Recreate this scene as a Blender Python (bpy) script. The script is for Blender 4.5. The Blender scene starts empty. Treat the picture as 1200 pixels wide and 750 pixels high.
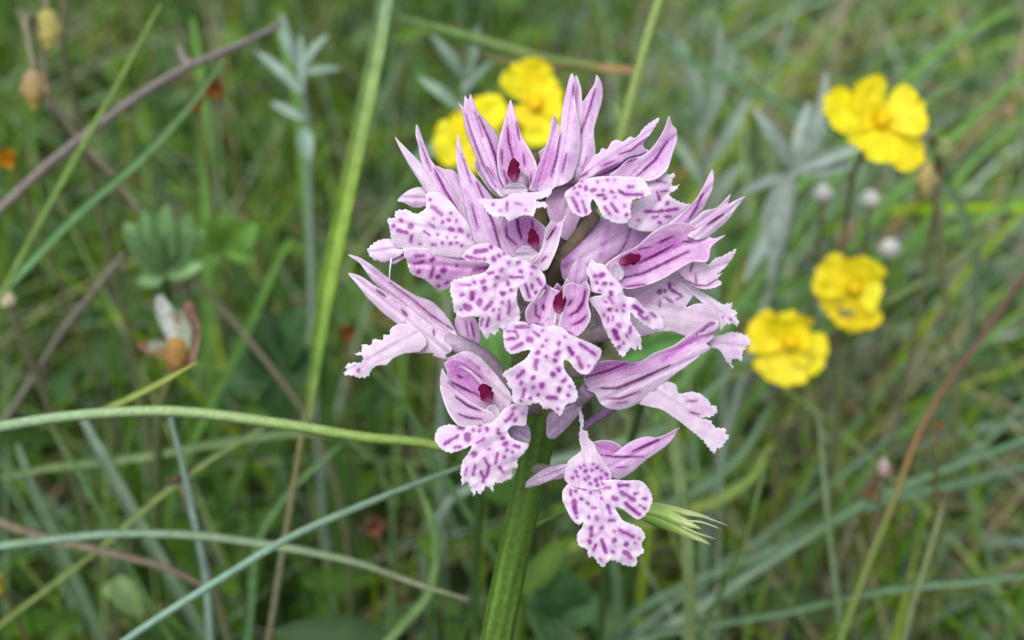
import bpy, bmesh, math, random
import numpy as np
from mathutils import Vector, Matrix, noise
from mathutils.geometry import delaunay_2d_cdt

# ------------------------------------------------------------------ camera, sky, sun, exposure
scene = bpy.context.scene
PITCH = math.radians(33)
FOCUS = 0.165                       # metres from lens to the orchid
HC = 0.23                           # height of the flower head above the soil
FWD = Vector((0, math.cos(PITCH), -math.sin(PITCH)))
UPV = Vector((0, math.sin(PITCH), math.cos(PITCH)))
RGT = Vector((1, 0, 0))
CAM = Vector((0, 0, HC)) - FWD * FOCUS

cd = bpy.data.cameras.new('camera')
cam = bpy.data.objects.new('camera', cd)
scene.collection.objects.link(cam)
cam.location = CAM
cam.rotation_euler = (math.pi / 2 - PITCH, 0, 0)
cd.lens = 50; cd.sensor_width = 36; cd.sensor_fit = 'HORIZONTAL'
cd.clip_start = 0.002; cd.clip_end = 60
cd.dof.use_dof = True
cd.dof.focus_distance = FOCUS - 0.010
cd.dof.aperture_fstop = 22
scene.camera = cam
KW = 36.0 / 50.0                    # picture width per metre of depth

SUN_EL, SUN_AZ = math.radians(62), math.radians(205)
world = bpy.data.worlds.new('World'); scene.world = world
world.use_nodes = True
wn, wl = world.node_tree.nodes, world.node_tree.links
wn.clear()
sky = wn.new('ShaderNodeTexSky'); sky.sky_type = 'NISHITA'; sky.sun_disc = False
sky.sun_elevation = SUN_EL; sky.sun_rotation = SUN_AZ
sky.air_density = 1.0; sky.dust_density = 3.0
hs = wn.new('ShaderNodeHueSaturation'); hs.inputs['Saturation'].default_value = 0.32
bg = wn.new('ShaderNodeBackground'); bg.inputs['Strength'].default_value = 0.15
wo = wn.new('ShaderNodeOutputWorld')
wl.new(sky.outputs[0], hs.inputs['Color']); wl.new(hs.outputs[0], bg.inputs['Color']); wl.new(bg.outputs[0], wo.inputs['Surface'])

sd = bpy.data.lights.new('sun', 'SUN'); sd.energy = 1.2; sd.angle = math.radians(35); sd.color = (1, 0.97, 0.92)
sun = bpy.data.objects.new('sun', sd); scene.collection.objects.link(sun)
sdir = Vector((math.sin(SUN_AZ) * math.cos(SUN_EL), math.cos(SUN_AZ) * math.cos(SUN_EL), math.sin(SUN_EL)))
sun.rotation_euler = sdir.to_track_quat('Z', 'Y').to_euler()
sun.location = sdir * 3

vs = scene.view_settings
vs.view_transform = 'Standard'; vs.look = 'None'; vs.exposure = 0.45; vs.gamma = 1.0; vs.use_curve_mapping = False
scene.cycles.use_denoising = True
scene.cycles.max_bounces = 8
scene.cycles.diffuse_bounces = 4
scene.cycles.transmission_bounces = 4

# ------------------------------------------------------------------ helpers
R = random.Random(11)
COL = scene.collection
U = FOCUS * KW / 1200.0             # metres per picture unit at the orchid

def at(px, py, d):
    """point d metres in front of the lens, seen at (px,py) of the 1200x750 photograph"""
    w = d * KW
    return CAM + FWD * d + RGT * ((px - 600) / 1200 * w) + UPV * ((375 - py) / 1200 * w)

def PZ(px, py, z):
    return at(px, py, FOCUS - z * U)

def proj(p):
    v = Vector(p) - CAM
    d = v.dot(FWD)
    if d <= 1e-4: return (-9999, -9999, d)
    w = d * KW
    return (600 + v.dot(RGT) / w * 1200, 375 - v.dot(UPV) / w * 1200, d)

def lin(r, g, b):
    # 8-bit display colour -> linear
    f = lambda c: (c / 255 / 12.92) if c / 255 <= 0.04045 else ((c / 255 + 0.055) / 1.055) ** 2.4
    return (f(r), f(g), f(b))

def tag(o, label=None, cat=None, group=None, kind=None):
    if label: o['label'] = label
    if cat: o['category'] = cat
    if group: o['group'] = group
    if kind: o['kind'] = kind
    return o

def empty(name, loc=(0, 0, 0), parent=None):
    o = bpy.data.objects.new(name, None); COL.objects.link(o)
    o.empty_display_size = 0.005
    if parent: o.parent = parent
    else: o.location = loc
    return o

def link(name, me, mat, parent=None):
    o = bpy.data.objects.new(name, me); COL.objects.link(o)
    if mat: me.materials.append(mat)
    if parent:
        o.parent = parent
        # vertices are given in world space; cancel the parents' offsets
        off = Vector((0, 0, 0)); q = parent
        while q: off += Vector(q.location); q = q.parent
        o.location = -off
    return o

def mesh(name, V, F, cols=None, smooth=True):
    me = bpy.data.meshes.new(name)
    me.from_pydata([tuple(v) for v in V], [], F)
    if cols is not None:
        a = me.color_attributes.new('Col', 'FLOAT_COLOR', 'POINT')
        arr = np.ones((len(V), 4), np.float32); arr[:, :3] = np.array(cols, np.float32)[:, :3]
        a.data.foreach_set('color', arr.ravel())
    if smooth: me.polygons.foreach_set('use_smooth', [True] * len(me.polygons))
    me.update()
    return me

def crom(pts, n=None, step=None, closed=False):
    """Catmull-Rom through points (any dimension)"""
    P = np.array(pts, float); m = len(P); out = []
    segs = m if closed else m - 1
    for i in range(segs):
        p1, p2 = P[i], P[(i + 1) % m]
        p0 = P[i - 1] if (closed or i > 0) else 2 * p1 - p2
        p3 = P[(i + 2) % m] if (closed or i + 2 < m) else 2 * p2 - p1
        L = np.linalg.norm(p2 - p1)
        k = n if n else max(1, int(round(L / step)))
        # limited tangents, so that short teeth next to long edges stay crisp
        def tang(a, b, c):
            la, lb = np.linalg.norm(b - a) + 1e-9, np.linalg.norm(c - b) + 1e-9
            t = ((b - a) / la * lb + (c - b) / lb * la) / (la + lb)
            return t
        t1, t2 = tang(p0, p1, p2) * L, tang(p1, p2, p3) * L
        for j in range(k):
            t = j / k
            out.append((2*t**3-3*t**2+1)*p1 + (t**3-2*t**2+t)*t1*0.9 + (-2*t**3+3*t**2)*p2 + (t**3-t**2)*t2*0.9)
    if not closed: out.append(P[-1])
    return np.array(out)

# ------------------------------------------------------------------ materials
def nn(nt, t, **kw):
    n = nt.nodes.new(t)
    for k, v in kw.items(): setattr(n, k, v)
    return n

def newmat(name):
    m = bpy.data.materials.new(name); m.use_nodes = True
    nt = m.node_tree; nt.nodes.clear()
    out = nn(nt, 'ShaderNodeOutputMaterial')
    return m, nt, out

def mixc(nt, fac, a, b, blend='MIX'):
    n = nn(nt, 'ShaderNodeMix', data_type='RGBA', blend_type=blend)
    for s, v in ((n.inputs[0], fac), (n.inputs[6], a), (n.inputs[7], b)):
        if hasattr(v, 'node'): nt.links.new(v, s)
        elif isinstance(v, (int, float)): s.default_value = v
        else: s.default_value = (*v, 1)
    return n.outputs[2]

def mathn(nt, op, a, b=0.0, clamp=False):
    n = nn(nt, 'ShaderNodeMath', operation=op, use_clamp=clamp)
    for s, v in ((n.inputs[0], a), (n.inputs[1], b)):
        if hasattr(v, 'node'): nt.links.new(v, s)
        else: s.default_value = v
    return n.outputs[0]

def leafshade(nt, out, color, rough=0.5, trans=0.25, spec=0.35, normal=None):
    p = nn(nt, 'ShaderNodeBsdfPrincipled')
    p.inputs['Roughness'].default_value = rough
    p.inputs['Specular IOR Level'].default_value = spec
    nt.links.new(color, p.inputs['Base Color'])
    t = nn(nt, 'ShaderNodeBsdfTranslucent'); nt.links.new(color, t.inputs['Color'])
    if normal is not None:
        nt.links.new(normal, p.inputs['Normal']); nt.links.new(normal, t.inputs['Normal'])
    mx = nn(nt, 'ShaderNodeMixShader'); mx.inputs[0].default_value = trans
    nt.links.new(p.outputs[0], mx.inputs[1]); nt.links.new(t.outputs[0], mx.inputs[2])
    nt.links.new(mx.outputs[0], out.inputs['Surface'])

def petalmat(name, base, pale, tint, spot, vein, edgeamt=0.6, bump=0.25, trans=0.22, streak=2.4):
    m, nt, out = newmat(name)
    pig = nn(nt, 'ShaderNodeAttribute', attribute_name='pig')
    sep = nn(nt, 'ShaderNodeSeparateColor'); nt.links.new(pig.outputs['Color'], sep.inputs[0])
    edge = nn(nt, 'ShaderNodeAttribute', attribute_name='edge')
    uv = nn(nt, 'ShaderNodeUVMap', uv_map='UVMap')
    # lengthwise streaks of the tissue
    mp = nn(nt, 'ShaderNodeMapping'); mp.inputs['Scale'].default_value = (0.035, 0.62, 1)
    nt.links.new(uv.outputs[0], mp.inputs[0])
    st = nn(nt, 'ShaderNodeTexNoise'); st.inputs['Scale'].default_value = 1; st.inputs['Detail'].default_value = 3
    nt.links.new(mp.outputs[0], st.inputs['Vector'])
    big = nn(nt, 'ShaderNodeTexNoise'); big.inputs['Scale'].default_value = 0.05; big.inputs['Detail'].default_value = 2
    nt.links.new(uv.outputs[0], big.inputs['Vector'])
    cell = nn(nt, 'ShaderNodeTexVoronoi'); cell.inputs['Scale'].default_value = 0.55
    nt.links.new(uv.outputs[0], cell.inputs['Vector'])
    c = mixc(nt, mathn(nt, 'MULTIPLY', mathn(nt, 'SUBTRACT', big.outputs[0], 0.3, True), 2.5, True), base, pale)
    c = mixc(nt, mathn(nt, 'MULTIPLY', mathn(nt, 'SUBTRACT', st.outputs[0], 0.47, True), streak, True), c, tint)
    c = mixc(nt, mathn(nt, 'MULTIPLY', mathn(nt, 'SUBTRACT', 0.45, st.outputs[0], True), streak * 1.6, True), c, (0.88, 0.84, 0.90))
    inv = mathn(nt, 'MULTIPLY', mathn(nt, 'SUBTRACT', 1.0, edge.outputs['Fac']), edgeamt, True)
    c = mixc(nt, inv, c, (0.86, 0.83, 0.88))
    c = mixc(nt, sep.outputs[2], c, tint)
    # cell glitter, painted into the colour as paler cell rims
    c = mixc(nt, mathn(nt, 'MULTIPLY', mathn(nt, 'SUBTRACT', cell.outputs['Distance'], 0.35, True), 0.6, True), c, (0.9, 0.88, 0.92))
    spn = mixc(nt, mathn(nt, 'MULTIPLY', st.outputs[0], 0.7), spot, tuple(x * 0.55 for x in spot))
    c = mixc(nt, sep.outputs[0], c, spn)
    c = mixc(nt, sep.outputs[1], c, vein)
    bh = mathn(nt, 'ADD', mathn(nt, 'MULTIPLY', cell.outputs['Distance'], 0.3), mathn(nt, 'MULTIPLY', st.outputs[0], 1.4))
    bp = nn(nt, 'ShaderNodeBump'); bp.inputs['Strength'].default_value = bump; bp.inputs['Distance'].default_value = 0.00025
    nt.links.new(bh, bp.inputs['Height'])
    leafshade(nt, out, c, 0.36, trans, 0.5, bp.outputs[0])
    return m

M_LIP = petalmat('lip_tissue', (0.74, 0.55, 0.77), (0.84, 0.74, 0.86), (0.66, 0.27, 0.68), (0.31, 0.022, 0.33), (0.10, 0.008, 0.09), 0.85, 0.2, 0.3, 1.4)
M_SEP = petalmat('sepal_tissue', (0.71, 0.43, 0.74), (0.84, 0.66, 0.85), (0.60, 0.19, 0.63), (0.27, 0.03, 0.29), (0.17, 0.004, 0.17), 0.85, 0.2, 0.34, 1.5)
M_PALE = petalmat('pale_sepal_tissue', (0.71, 0.53, 0.72), (0.81, 0.69, 0.81), (0.58, 0.26, 0.60), (0.27, 0.05, 0.28), (0.15, 0.006, 0.14), 0.8, 0.2, 0.32, 1.5)
M_PINK = petalmat('hood_lining', (0.71, 0.39, 0.72), (0.83, 0.60, 0.83), (0.58, 0.10, 0.58), (0.29, 0.03, 0.29), (0.16, 0.002, 0.15), 0.85, 0.2, 0.32, 1.6)
M_COL = petalmat('column_tissue', (0.55, 0.42, 0.58), (0.66, 0.56, 0.67), (0.5, 0.3, 0.5), (0.25, 0.05, 0.27), (0.11, 0.012, 0.10), 0.0, 0.4)
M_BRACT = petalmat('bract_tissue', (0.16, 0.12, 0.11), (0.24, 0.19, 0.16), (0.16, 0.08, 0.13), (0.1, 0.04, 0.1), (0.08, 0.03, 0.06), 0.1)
M_MAUVE = petalmat('mauve_tissue', (0.42, 0.25, 0.46), (0.50, 0.34, 0.53), (0.36, 0.15, 0.40), (0.2, 0.04, 0.2), (0.1, 0.02, 0.1), 0.3)

def vcolmat(name, rough=0.5, trans=0.25, nscale=900, namt=0.5, stretch=None, spec=0.3, bump=0.0):
    """plant tissue: own colour from the mesh's colour attribute, varied by noise"""
    m, nt, out = newmat(name)
    a = nn(nt, 'ShaderNodeAttribute', attribute_name='Col')
    g = nn(nt, 'ShaderNodeNewGeometry')
    n1 = nn(nt, 'ShaderNodeTexNoise'); n1.inputs['Scale'].default_value = nscale; n1.inputs['Detail'].default_value = 4
    nt.links.new(g.outputs['Position'], n1.inputs['Vector'])
    dark = mixc(nt, 1.0, a.outputs['Color'], (0.6, 0.62, 0.55), 'MULTIPLY')
    lite = mixc(nt, 1.0, a.outputs['Color'], (1.35, 1.3, 1.4), 'MULTIPLY')
    c = mixc(nt, mathn(nt, 'MULTIPLY', mathn(nt, 'SUBTRACT', n1.outputs[0], 0.3, True), 2.5, True), dark, lite)
    c = mixc(nt, namt, a.outputs['Color'], c)
    nrm = None
    if bump:
        bp = nn(nt, 'ShaderNodeBump'); bp.inputs['Strength'].default_value = bump; bp.inputs['Distance'].default_value = 0.0004
        nt.links.new(n1.outputs[0], bp.inputs['Height']); nrm = bp.outputs[0]
    leafshade(nt, out, c, rough, trans, spec, nrm)
    return m

M_LEAF = vcolmat('leaf_tissue', 0.5, 0.20, 420, 0.55, bump=0.1)
M_STEM = vcolmat('stem_tissue', 0.5, 0.08, 1500, 0.6, bump=0.3)
M_YEL = vcolmat('yellow_petal', 0.5, 0.3, 500, 0.35, bump=0.5)
M_DRY = vcolmat('dry_tissue', 0.75, 0.12, 1200, 0.9, bump=0.5)

def redmat():
    m, nt, out = newmat('anther_tissue')
    a = nn(nt, 'ShaderNodeAttribute', attribute_name='Col')
    p = nn(nt, 'ShaderNodeBsdfPrincipled'); nt.links.new(a.outputs['Color'], p.inputs['Base Color'])
    p.inputs['Roughness'].default_value = 0.75; p.inputs['Specular IOR Level'].default_value = 0.12
    nt.links.new(p.outputs[0], out.inputs['Surface'])
    return m
M_RED = redmat()

def soilmat():
    m, nt, out = newmat('soil')
    g = nn(nt, 'ShaderNodeNewGeometry')
    n1 = nn(nt, 'ShaderNodeTexNoise'); n1.inputs['Scale'].default_value = 60; n1.inputs['Detail'].default_value = 8
    n2 = nn(nt, 'ShaderNodeTexNoise'); n2.inputs['Scale'].default_value = 500; n2.inputs['Detail'].default_value = 4
    for n in (n1, n2): nt.links.new(g.outputs['Position'], n.inputs['Vector'])
    c = mixc(nt, n1.outputs[0], (0.014, 0.012, 0.008), (0.05, 0.04, 0.03))
    c = mixc(nt, mathn(nt, 'MULTIPLY', n2.outputs[0], 0.4), c, (0.08, 0.07, 0.055))
    bp = nn(nt, 'ShaderNodeBump'); bp.inputs['Strength'].default_value = 0.8; bp.inputs['Distance'].default_value = 0.004
    nt.links.new(n2.outputs[0], bp.inputs['Height'])
    p = nn(nt, 'ShaderNodeBsdfPrincipled'); p.inputs['Roughness'].default_value = 0.9
    nt.links.new(c, p.inputs['Base Color']); nt.links.new(bp.outputs[0], p.inputs['Normal'])
    nt.links.new(p.outputs[0], out.inputs['Surface'])
    return m

# ------------------------------------------------------------------ ground
def build_ground():
    V, F, n, S = [], [], 120, 6.0
    for j in range(n + 1):
        for i in range(n + 1):
            # finer towards the orchid
            a = 2 * i / n - 1; b = 2 * j / n - 1
            x = S * a * abs(a) ** 1.5; y = 0.4 + S * b * abs(b) ** 1.5
            z = 0.012 * noise.noise((x * 9, y * 9, 0)) + 0.005 * noise.noise((x * 40, y * 40, 3))
            V.append((x, y, z))
    for j in range(n):
        for i in range(n):
            k = j * (n + 1) + i
            F.append((k, k + 1, k + n + 2, k + n + 1))
    o = link('ground', mesh('ground', V, F), soilmat())
    tag(o, 'dark crumbly soil under the meadow plants', 'ground', kind='structure')
build_ground()

# ------------------------------------------------------------------ tubes, ribbons
def frames(C):
    """tangents of a polyline of Vectors"""
    T = []
    for i in range(len(C)):
        a, b = C[max(0, i - 1)], C[min(len(C) - 1, i + 1)]
        T.append((b - a).normalized())
    return T

def tube_data(C, rad, sides=8, ridge=0.0, cols=None):
    C = [Vector(c) for c in C]; T = frames(C)
    ref = Vector((1, 0.13, 0.07)) if abs(T[0].x) < 0.8 else Vector((0, 1, 0.2))
    V, F, CC = [], [], []
    for i, (c, t) in enumerate(zip(C, T)):
        u = (ref - t * ref.dot(t)).normalized(); v = t.cross(u); ref = u
        for k in range(sides):
            a = 2 * math.pi * k / sides
            r = rad[i] * (1 + ridge * (1 if k % 2 else -1))
            V.append(c + u * (r * math.cos(a)) + v * (r * math.sin(a)))
            if cols is not None: CC.append(cols[i])
    m = len(C)
    for i in range(m - 1):
        for k in range(sides):
            a, b = i * sides + k, i * sides + (k + 1) % sides
            F.append((a, b, b + sides, a + sides))
    F.append(tuple(range(sides))[::-1]); F.append(tuple((m - 1) * sides + k for k in range(sides)))
    return V, F, CC

def rads(n, r0, r1, r2=None):
    out = []
    for i in range(n):
        t = i / (n - 1)
        if r2 is None: out.append(r0 + (r1 - r0) * t)
        else: out.append(r0 + (r1 - r0) * t * 2 if t < 0.5 else r1 + (r2 - r1) * (t - 0.5) * 2)
    return out

def ramp(cols, n):
    c = np.array(cols, float); out = []
    for i in range(n):
        t = i / max(1, n - 1) * (len(c) - 1); k = min(int(t), len(c) - 2) if len(c) > 1 else 0
        out.append(tuple(c[k] + (c[k + 1] - c[k]) * (t - k)) if len(c) > 1 else tuple(c[0]))
    return out

def ribbon_data(C, wid, up, fold=0.25, cols=None, twist=0.0, across=2):
    """a blade: 'across'*2+1 points across, creased by 'fold'"""
    C = [Vector(c) for c in C]; T = frames(C); V, F, CC = [], [], []
    n = len(C); K = across * 2 + 1
    vr = random.Random(int(abs(C[0].x * 9e5 + C[0].y * 7e5 + n)))
    vein = [vr.uniform(.72, 1.22) for _ in range(K)]; vein[across] = vr.uniform(1.0, 1.4)
    for i, (c, t) in enumerate(zip(C, T)):
        s = t.cross(up)
        s = s.normalized() if s.length > 1e-6 else Vector((1, 0, 0))
        nrm = s.cross(t).normalized()
        if twist:
            q = Matrix.Rotation(twist * i / (n - 1), 3, t); s = q @ s; nrm = q @ nrm
        for k in range(K):
            a = (k - across) / across
            V.append(c + s * (a * wid[i] / 2) + nrm * (fold * wid[i] / 2 * (abs(a) ** 1.4)))
            if cols is not None: CC.append(tuple(q * vein[k] for q in cols[i]))
    for i in range(n - 1):
        for k in range(K - 1):
            a = i * K + k
            F.append((a, a + 1, a + K + 1, a + K))
    return V, F, CC

# ------------------------------------------------------------------ petal sheets
def inside(poly, X, Y):
    n = len(poly); r = np.zeros(X.shape, bool); j = n - 1
    for i in range(n):
        xi, yi = poly[i]; xj, yj = poly[j]
        c = ((yi > Y) != (yj > Y)) & (X < (xj - xi) * (Y - yi) / (yj - yi + 1e-12) + xi)
        r ^= c; j = i
    return r

def segdist(X, Y, ax, ay, bx, by):
    dx, dy = bx - ax, by - ay; L = dx * dx + dy * dy + 1e-9
    t = np.clip(((X - ax) * dx + (Y - ay) * dy) / L, 0, 1)
    return np.hypot(X - ax - t * dx, Y - ay - t * dy), t

def sstep(e0, e1, x):
    t = np.clip((x - e0) / (e1 - e0), 0, 1); return t * t * (3 - 2 * t)

SHEETN = [0]
def sheet(parent, name, outline, z0, ref=None, gx=0.0, gy=0.0, ca=0.0, cb=0.0, mat=None, spots=(), veins=(), tints=(),
          jag=0.0, step=1.7, rip=2.0, thick=2.2, tint0=0.0, halo=0.45):
    """a curved piece of flower tissue: outline in picture units at the orchid's distance, depth from plane + curvature"""
    SHEETN[0] += 1; sd_ = SHEETN[0]
    rr = random.Random(sd_ * 77)
    poly = crom(outline, step=step, closed=True)
    area = 0.5 * np.sum(poly[:, 0] * np.roll(poly[:, 1], -1) - np.roll(poly[:, 0], -1) * poly[:, 1])
    if area < 0: poly = poly[::-1]
    if jag:
        d = np.roll(poly, -1, 0) - np.roll(poly, 1, 0); L = np.linalg.norm(d, axis=1, keepdims=True) + 1e-9
        nr = np.stack([d[:, 1], -d[:, 0]], 1) / L
        rf = np.array(ref if ref else poly.mean(0)); far = np.linalg.norm(poly - rf, axis=1); far = sstep(0.35, 0.85, far / far.max())
        j, ph = [], 0.0
        for _ in poly:
            ph += rr.uniform(.5, 1.1)
            saw = (ph / 2.6) % 1.0
            j.append((saw - .5) * 3.4 * rr.uniform(.4, 1.3))
        j = (np.array(j) * (.2 + .8 * far))[:, None]
        poly = poly + nr * j * jag
    x0, y0 = poly.min(0); x1, y1 = poly.max(0)
    gxs = np.arange(x0, x1, step); gys = np.arange(y0, y1, step * 0.866)
    X, Y = np.meshgrid(gxs, gys); X[1::2] += step / 2
    X = X.ravel() + np.array([rr.uniform(-.1, .1) for _ in range(X.size)]); Y = Y.ravel()
    ins = inside(poly, X, Y); X, Y = X[ins], Y[ins]
    bd = np.full(X.shape, 1e9)
    for i in range(len(poly)):
        d, _ = segdist(X, Y, *poly[i], *poly[(i + 1) % len(poly)]); bd = np.minimum(bd, d)
    keep = bd > step * 0.55; X, Y = X[keep], Y[keep]
    nb = len(poly)
    pts = [Vector((float(a), float(b))) for a, b in poly] + [Vector((float(a), float(b))) for a, b in zip(X, Y)]
    res = delaunay_2d_cdt(pts, [], [list(range(nb))], 1, 1e-4)
    VX = np.array([v.x for v in res[0]]); VY = np.array([v.y for v in res[0]])
    F = [tuple(f) for f in res[2]]
    # principal axes
    cx, cy = VX.mean(), VY.mean()
    w, E = np.linalg.eigh(np.cov(np.stack([VX - cx, VY - cy])))
    la, lb = math.sqrt(w[1]) * 2 + 1e-6, math.sqrt(w[0]) * 2 + 1e-6
    A = (VX - cx) * E[0, 1] + (VY - cy) * E[1, 1]; B = (VX - cx) * E[0, 0] + (VY - cy) * E[1, 0]
    rx, ry = ref if ref else (cx, cy)
    nz = np.array([noise.noise((x * 0.045, y * 0.045, sd_ * 3.1)) + 0.45 * noise.noise((x * 0.12, y * 0.12, sd_ * 1.7)) for x, y in zip(VX, VY)])
    Z = z0 + gx * (VX - rx) + gy * (VY - ry) + ca * np.minimum((A / la) ** 2, 2.0) + cb * np.minimum((B / lb) ** 2, 2.0) + rip * nz - 2.2 * np.exp(-(B / (0.09 * lb + 1)) ** 2)
    wob = np.array([noise.noise((x * 0.22, y * 0.22, sd_ * 9.3)) for x, y in zip(VX, VY)])
    bd = np.full(VX.shape, 1e9)
    for i in range(nb):
        d, _ = segdist(VX, VY, *poly[i], *poly[(i + 1) % nb]); bd = np.minimum(bd, d)
    sp = np.zeros_like(VX); vn = np.zeros_like(VX); tn = np.full(VX.shape, float(tint0))
    if name in ('sepal', 'petal') and mat is not M_MAUVE:      # colour deepens towards the tips
        fr = np.hypot(VX - rx, VY - ry); tn = np.maximum(tn, 0.32 * sstep(0.25, 1.0, fr / fr.max()) * (0.7 + 0.6 * wob))
    def strokes(lst, taper):
        for s in lst:
            if len(s) == 3:
                an = rr.uniform(0, 3.14); e = s[2] * rr.uniform(0.1, 0.5)
                yield (s[0] - math.cos(an) * e, s[1] - math.sin(an) * e, s[0] + math.cos(an) * e, s[1] + math.sin(an) * e), s[2] * 0.95, False
            else:
                yield s[:-1], s[-1], taper
    def dist(c, hw, tp):
        best = np.full(VX.shape, 1e9); n = len(c) // 2
        for i in range(n - 1):
            d, t = segdist(VX, VY, c[2*i], c[2*i+1], c[2*i+2], c[2*i+3])
            tt = (i + t) / (n - 1)
            h = 0.88 * hw * (0.35 + 0.65 * np.sin(np.pi * np.clip(0.06 + 0.88 * tt, 0, 1))) if tp else hw
            best = np.minimum(best, d - h)
        return best
    for c, hw, tp in strokes(spots, False):
        d = dist(c, hw, tp) + 1.1 * wob
        sp = np.maximum(sp, rr.uniform(.8, 1.0) * sstep(1.3, -1.1, d)); tn = np.maximum(tn, halo * sstep(5.0, 0.0, d))
    for c, hw, tp in strokes(veins, True):
        d = dist(c, hw, tp) + 0.3 * wob
        vn = np.maximum(vn, sstep(0.9, -0.7, d)); tn = np.maximum(tn, 0.55 * sstep(6.0, 0.0, d))
    for t in tints:                                    # wide washes of pigment: polyline, half width, strength
        d = dist(t[:-2], t[-2], False)
        tn = np.maximum(tn, t[-1] * sstep(t[-2] * 0.8, -t[-2], d))
    V = [PZ(x, y, z) for x, y, z in zip(VX, VY, Z)]
    me = bpy.data.meshes.new(name)
    # faces towards the lens
    FF = []
    for f in F:
        a, b, c = V[f[0]], V[f[1]], V[f[2]]
        FF.append(f if (b - a).cross(c - a).dot(FWD) < 0 else f[::-1])
    n = len(V)
    # real thickness: a back skin joined to the front one along the rim
    nv = [Vector((0, 0, 0)) for _ in V]
    for f in FF:
        a, b, c = V[f[0]], V[f[1]], V[f[2]]; q = (b - a).cross(c - a)
        for k in f: nv[k] += q
    ed = np.clip(bd / 4.0, 0.25, 1)
    VB = [v - (q.normalized() * (thick * U * e)) for v, q, e in zip(V, nv, ed)]
    edges = {}
    for f in FF:
        for k in range(3):
            e = (f[k], f[(k + 1) % 3]); edges[e] = True
    rim = [e for e in edges if (e[1], e[0]) not in edges]
    faces = FF + [tuple(k + n for k in f[::-1]) for f in FF] + [(e[1], e[0], e[0] + n, e[1] + n) for e in rim]
    me.from_pydata([tuple(v) for v in V + VB], [], faces)
    pg = np.zeros((2 * n, 4), np.float32); pg[:, 3] = 1
    pg[:n, 0] = sp; pg[:n, 1] = vn; pg[:n, 2] = np.clip(tn, 0, 1); pg[n:, 0] = sp * 0.35; pg[n:, 1] = vn * 0.6; pg[n:, 2] = pg[:n, 2]
    at_ = me.attributes.new('pig', 'FLOAT_COLOR', 'POINT'); at_.data.foreach_set('color', pg.ravel())
    ae = me.attributes.new('edge', 'FLOAT', 'POINT')
    ev = np.clip(bd / 3.2, 0, 1); ae.data.foreach_set('value', np.concatenate([ev, ev]).astype(np.float32))
    uvl = me.uv_layers.new(name='UVMap')
    li = np.zeros(len(me.loops), np.int32); me.loops.foreach_get('vertex_index', li)
    UU = np.stack([np.concatenate([A, A]) + sd_ * 41, np.concatenate([B, B]) + sd_ * 17], 1)[li]
    uvl.data.foreach_set('uv', UU.astype(np.float32).ravel())
    me.polygons.foreach_set('use_smooth', [True] * len(me.polygons)); me.update()
    return link(name, me, mat, parent)

def pix(pts):
    """picture points (px,py,z) -> world"""
    return [PZ(*p) for p in pts]

def ovary(parent, name, pts, r, col=None, mat=None):
    c = crom(pts, n=8); C = pix(c); n = len(C)
    rr = [ (r[0] + (r[1] - r[0]) * (i / (n - 1))) * U * (1 if 0 < i < n - 1 else 0.6) for i in range(n)]
    a, b = col if col else (lin(176, 150, 180), lin(150, 140, 130))
    V, F, CC = tube_data(C, rr, 10, 0.06, ramp([a, b], n))
    return link(name, mesh(name, V, F, CC), mat or M_STEM, parent)

def anther(parent, px, py, z, w, h, ang=0.0):
    """dark red pollen case: two pouches grown together, their paler tips pointing down"""
    V, F, CC = [], [], []
    w, h = w * .95, h * .98
    ca, sa = math.cos(math.radians(ang)), math.sin(math.radians(ang)); nu, nv_ = 22, 13
    for j in range(nv_ + 1):
        ph = math.pi * j / nv_; yy = -math.cos(ph)
        taper = 0.82 + 0.2 * yy - 0.30 * max(0, yy) ** 2
        for i in range(nu):
            th = 2 * math.pi * i / nu; cx_ = math.cos(th)
            groove = 1 - .22 * math.exp(-(cx_ / .22) ** 2) * (.4 + .6 * max(0, yy + .4))
            lump = 1 + .55 * noise.noise((cx_ * 2.3 + px, yy * 2.5, math.sin(th) * 2))
            lx = w * .5 * math.sin(ph) * cx_ * taper * lump
            lz = w * .13 * math.sin(ph) * math.sin(th) * groove * lump
            ly = yy * h * .5 * (1 + .30 * max(0, yy) * (abs(cx_) - .45)) + w * .05 * noise.noise((cx_ * 3, px, yy * 2))
            V.append(PZ(px + lx * ca - ly * sa, py + lx * sa + ly * ca, z + lz))
            k = max(0, (yy - .3) / .7) ** 1.3; st = .5 + .5 * math.sin(cx_ * 9 + px)
            q = .6 + .8 * max(0, noise.noise((cx_ * 3, yy * 3, px)) + .4)
            c0 = np.array((0.11, 0.001, 0.03)) * q; c1 = np.array((0.40, 0.09, 0.25)) * (.35 + .8 * st)
            CC.append(tuple(c0 + (c1 - c0) * k))
    for j in range(nv_):
        for i in range(nu):
            a = j * nu + i; d = j * nu + (i + 1) % nu
            F.append((a, d, d + nu, a + nu))
    return link('anther', mesh('anther', V, F, CC), M_RED, parent)

def throat(parent, px, py, z, w, h):
    """pale hollow under the anther where the lip begins"""
    ol = [(px + w * .5 * math.cos(t) * (1 + .1 * math.sin(3 * t)), py + h * .5 * math.sin(t)) for t in np.linspace(0, 2 * math.pi, 11)[:-1]]
    return sheet(parent, 'column', ol, z - 6, cb=3.5, ca=2.5, mat=M_COL, rip=2, thick=1.0)

# ------------------------------------------------------------------ the orchid
AX = [(575, 790, -135), (583, 745, -118), (604, 640, -80), (624, 550, -48), (637, 480, -22), (644, 400, 10), (642, 320, 35), (630, 240, 60), (622, 180, 78)]
def axis_at(y):
    for a, b in zip(AX, AX[1:]):
        if a[1] >= y >= b[1]:
            t = (a[1] - y) / (a[1] - b[1]); return tuple(a[k] + (b[k] - a[k]) * t for k in range(3))
    return AX[-1]

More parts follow.
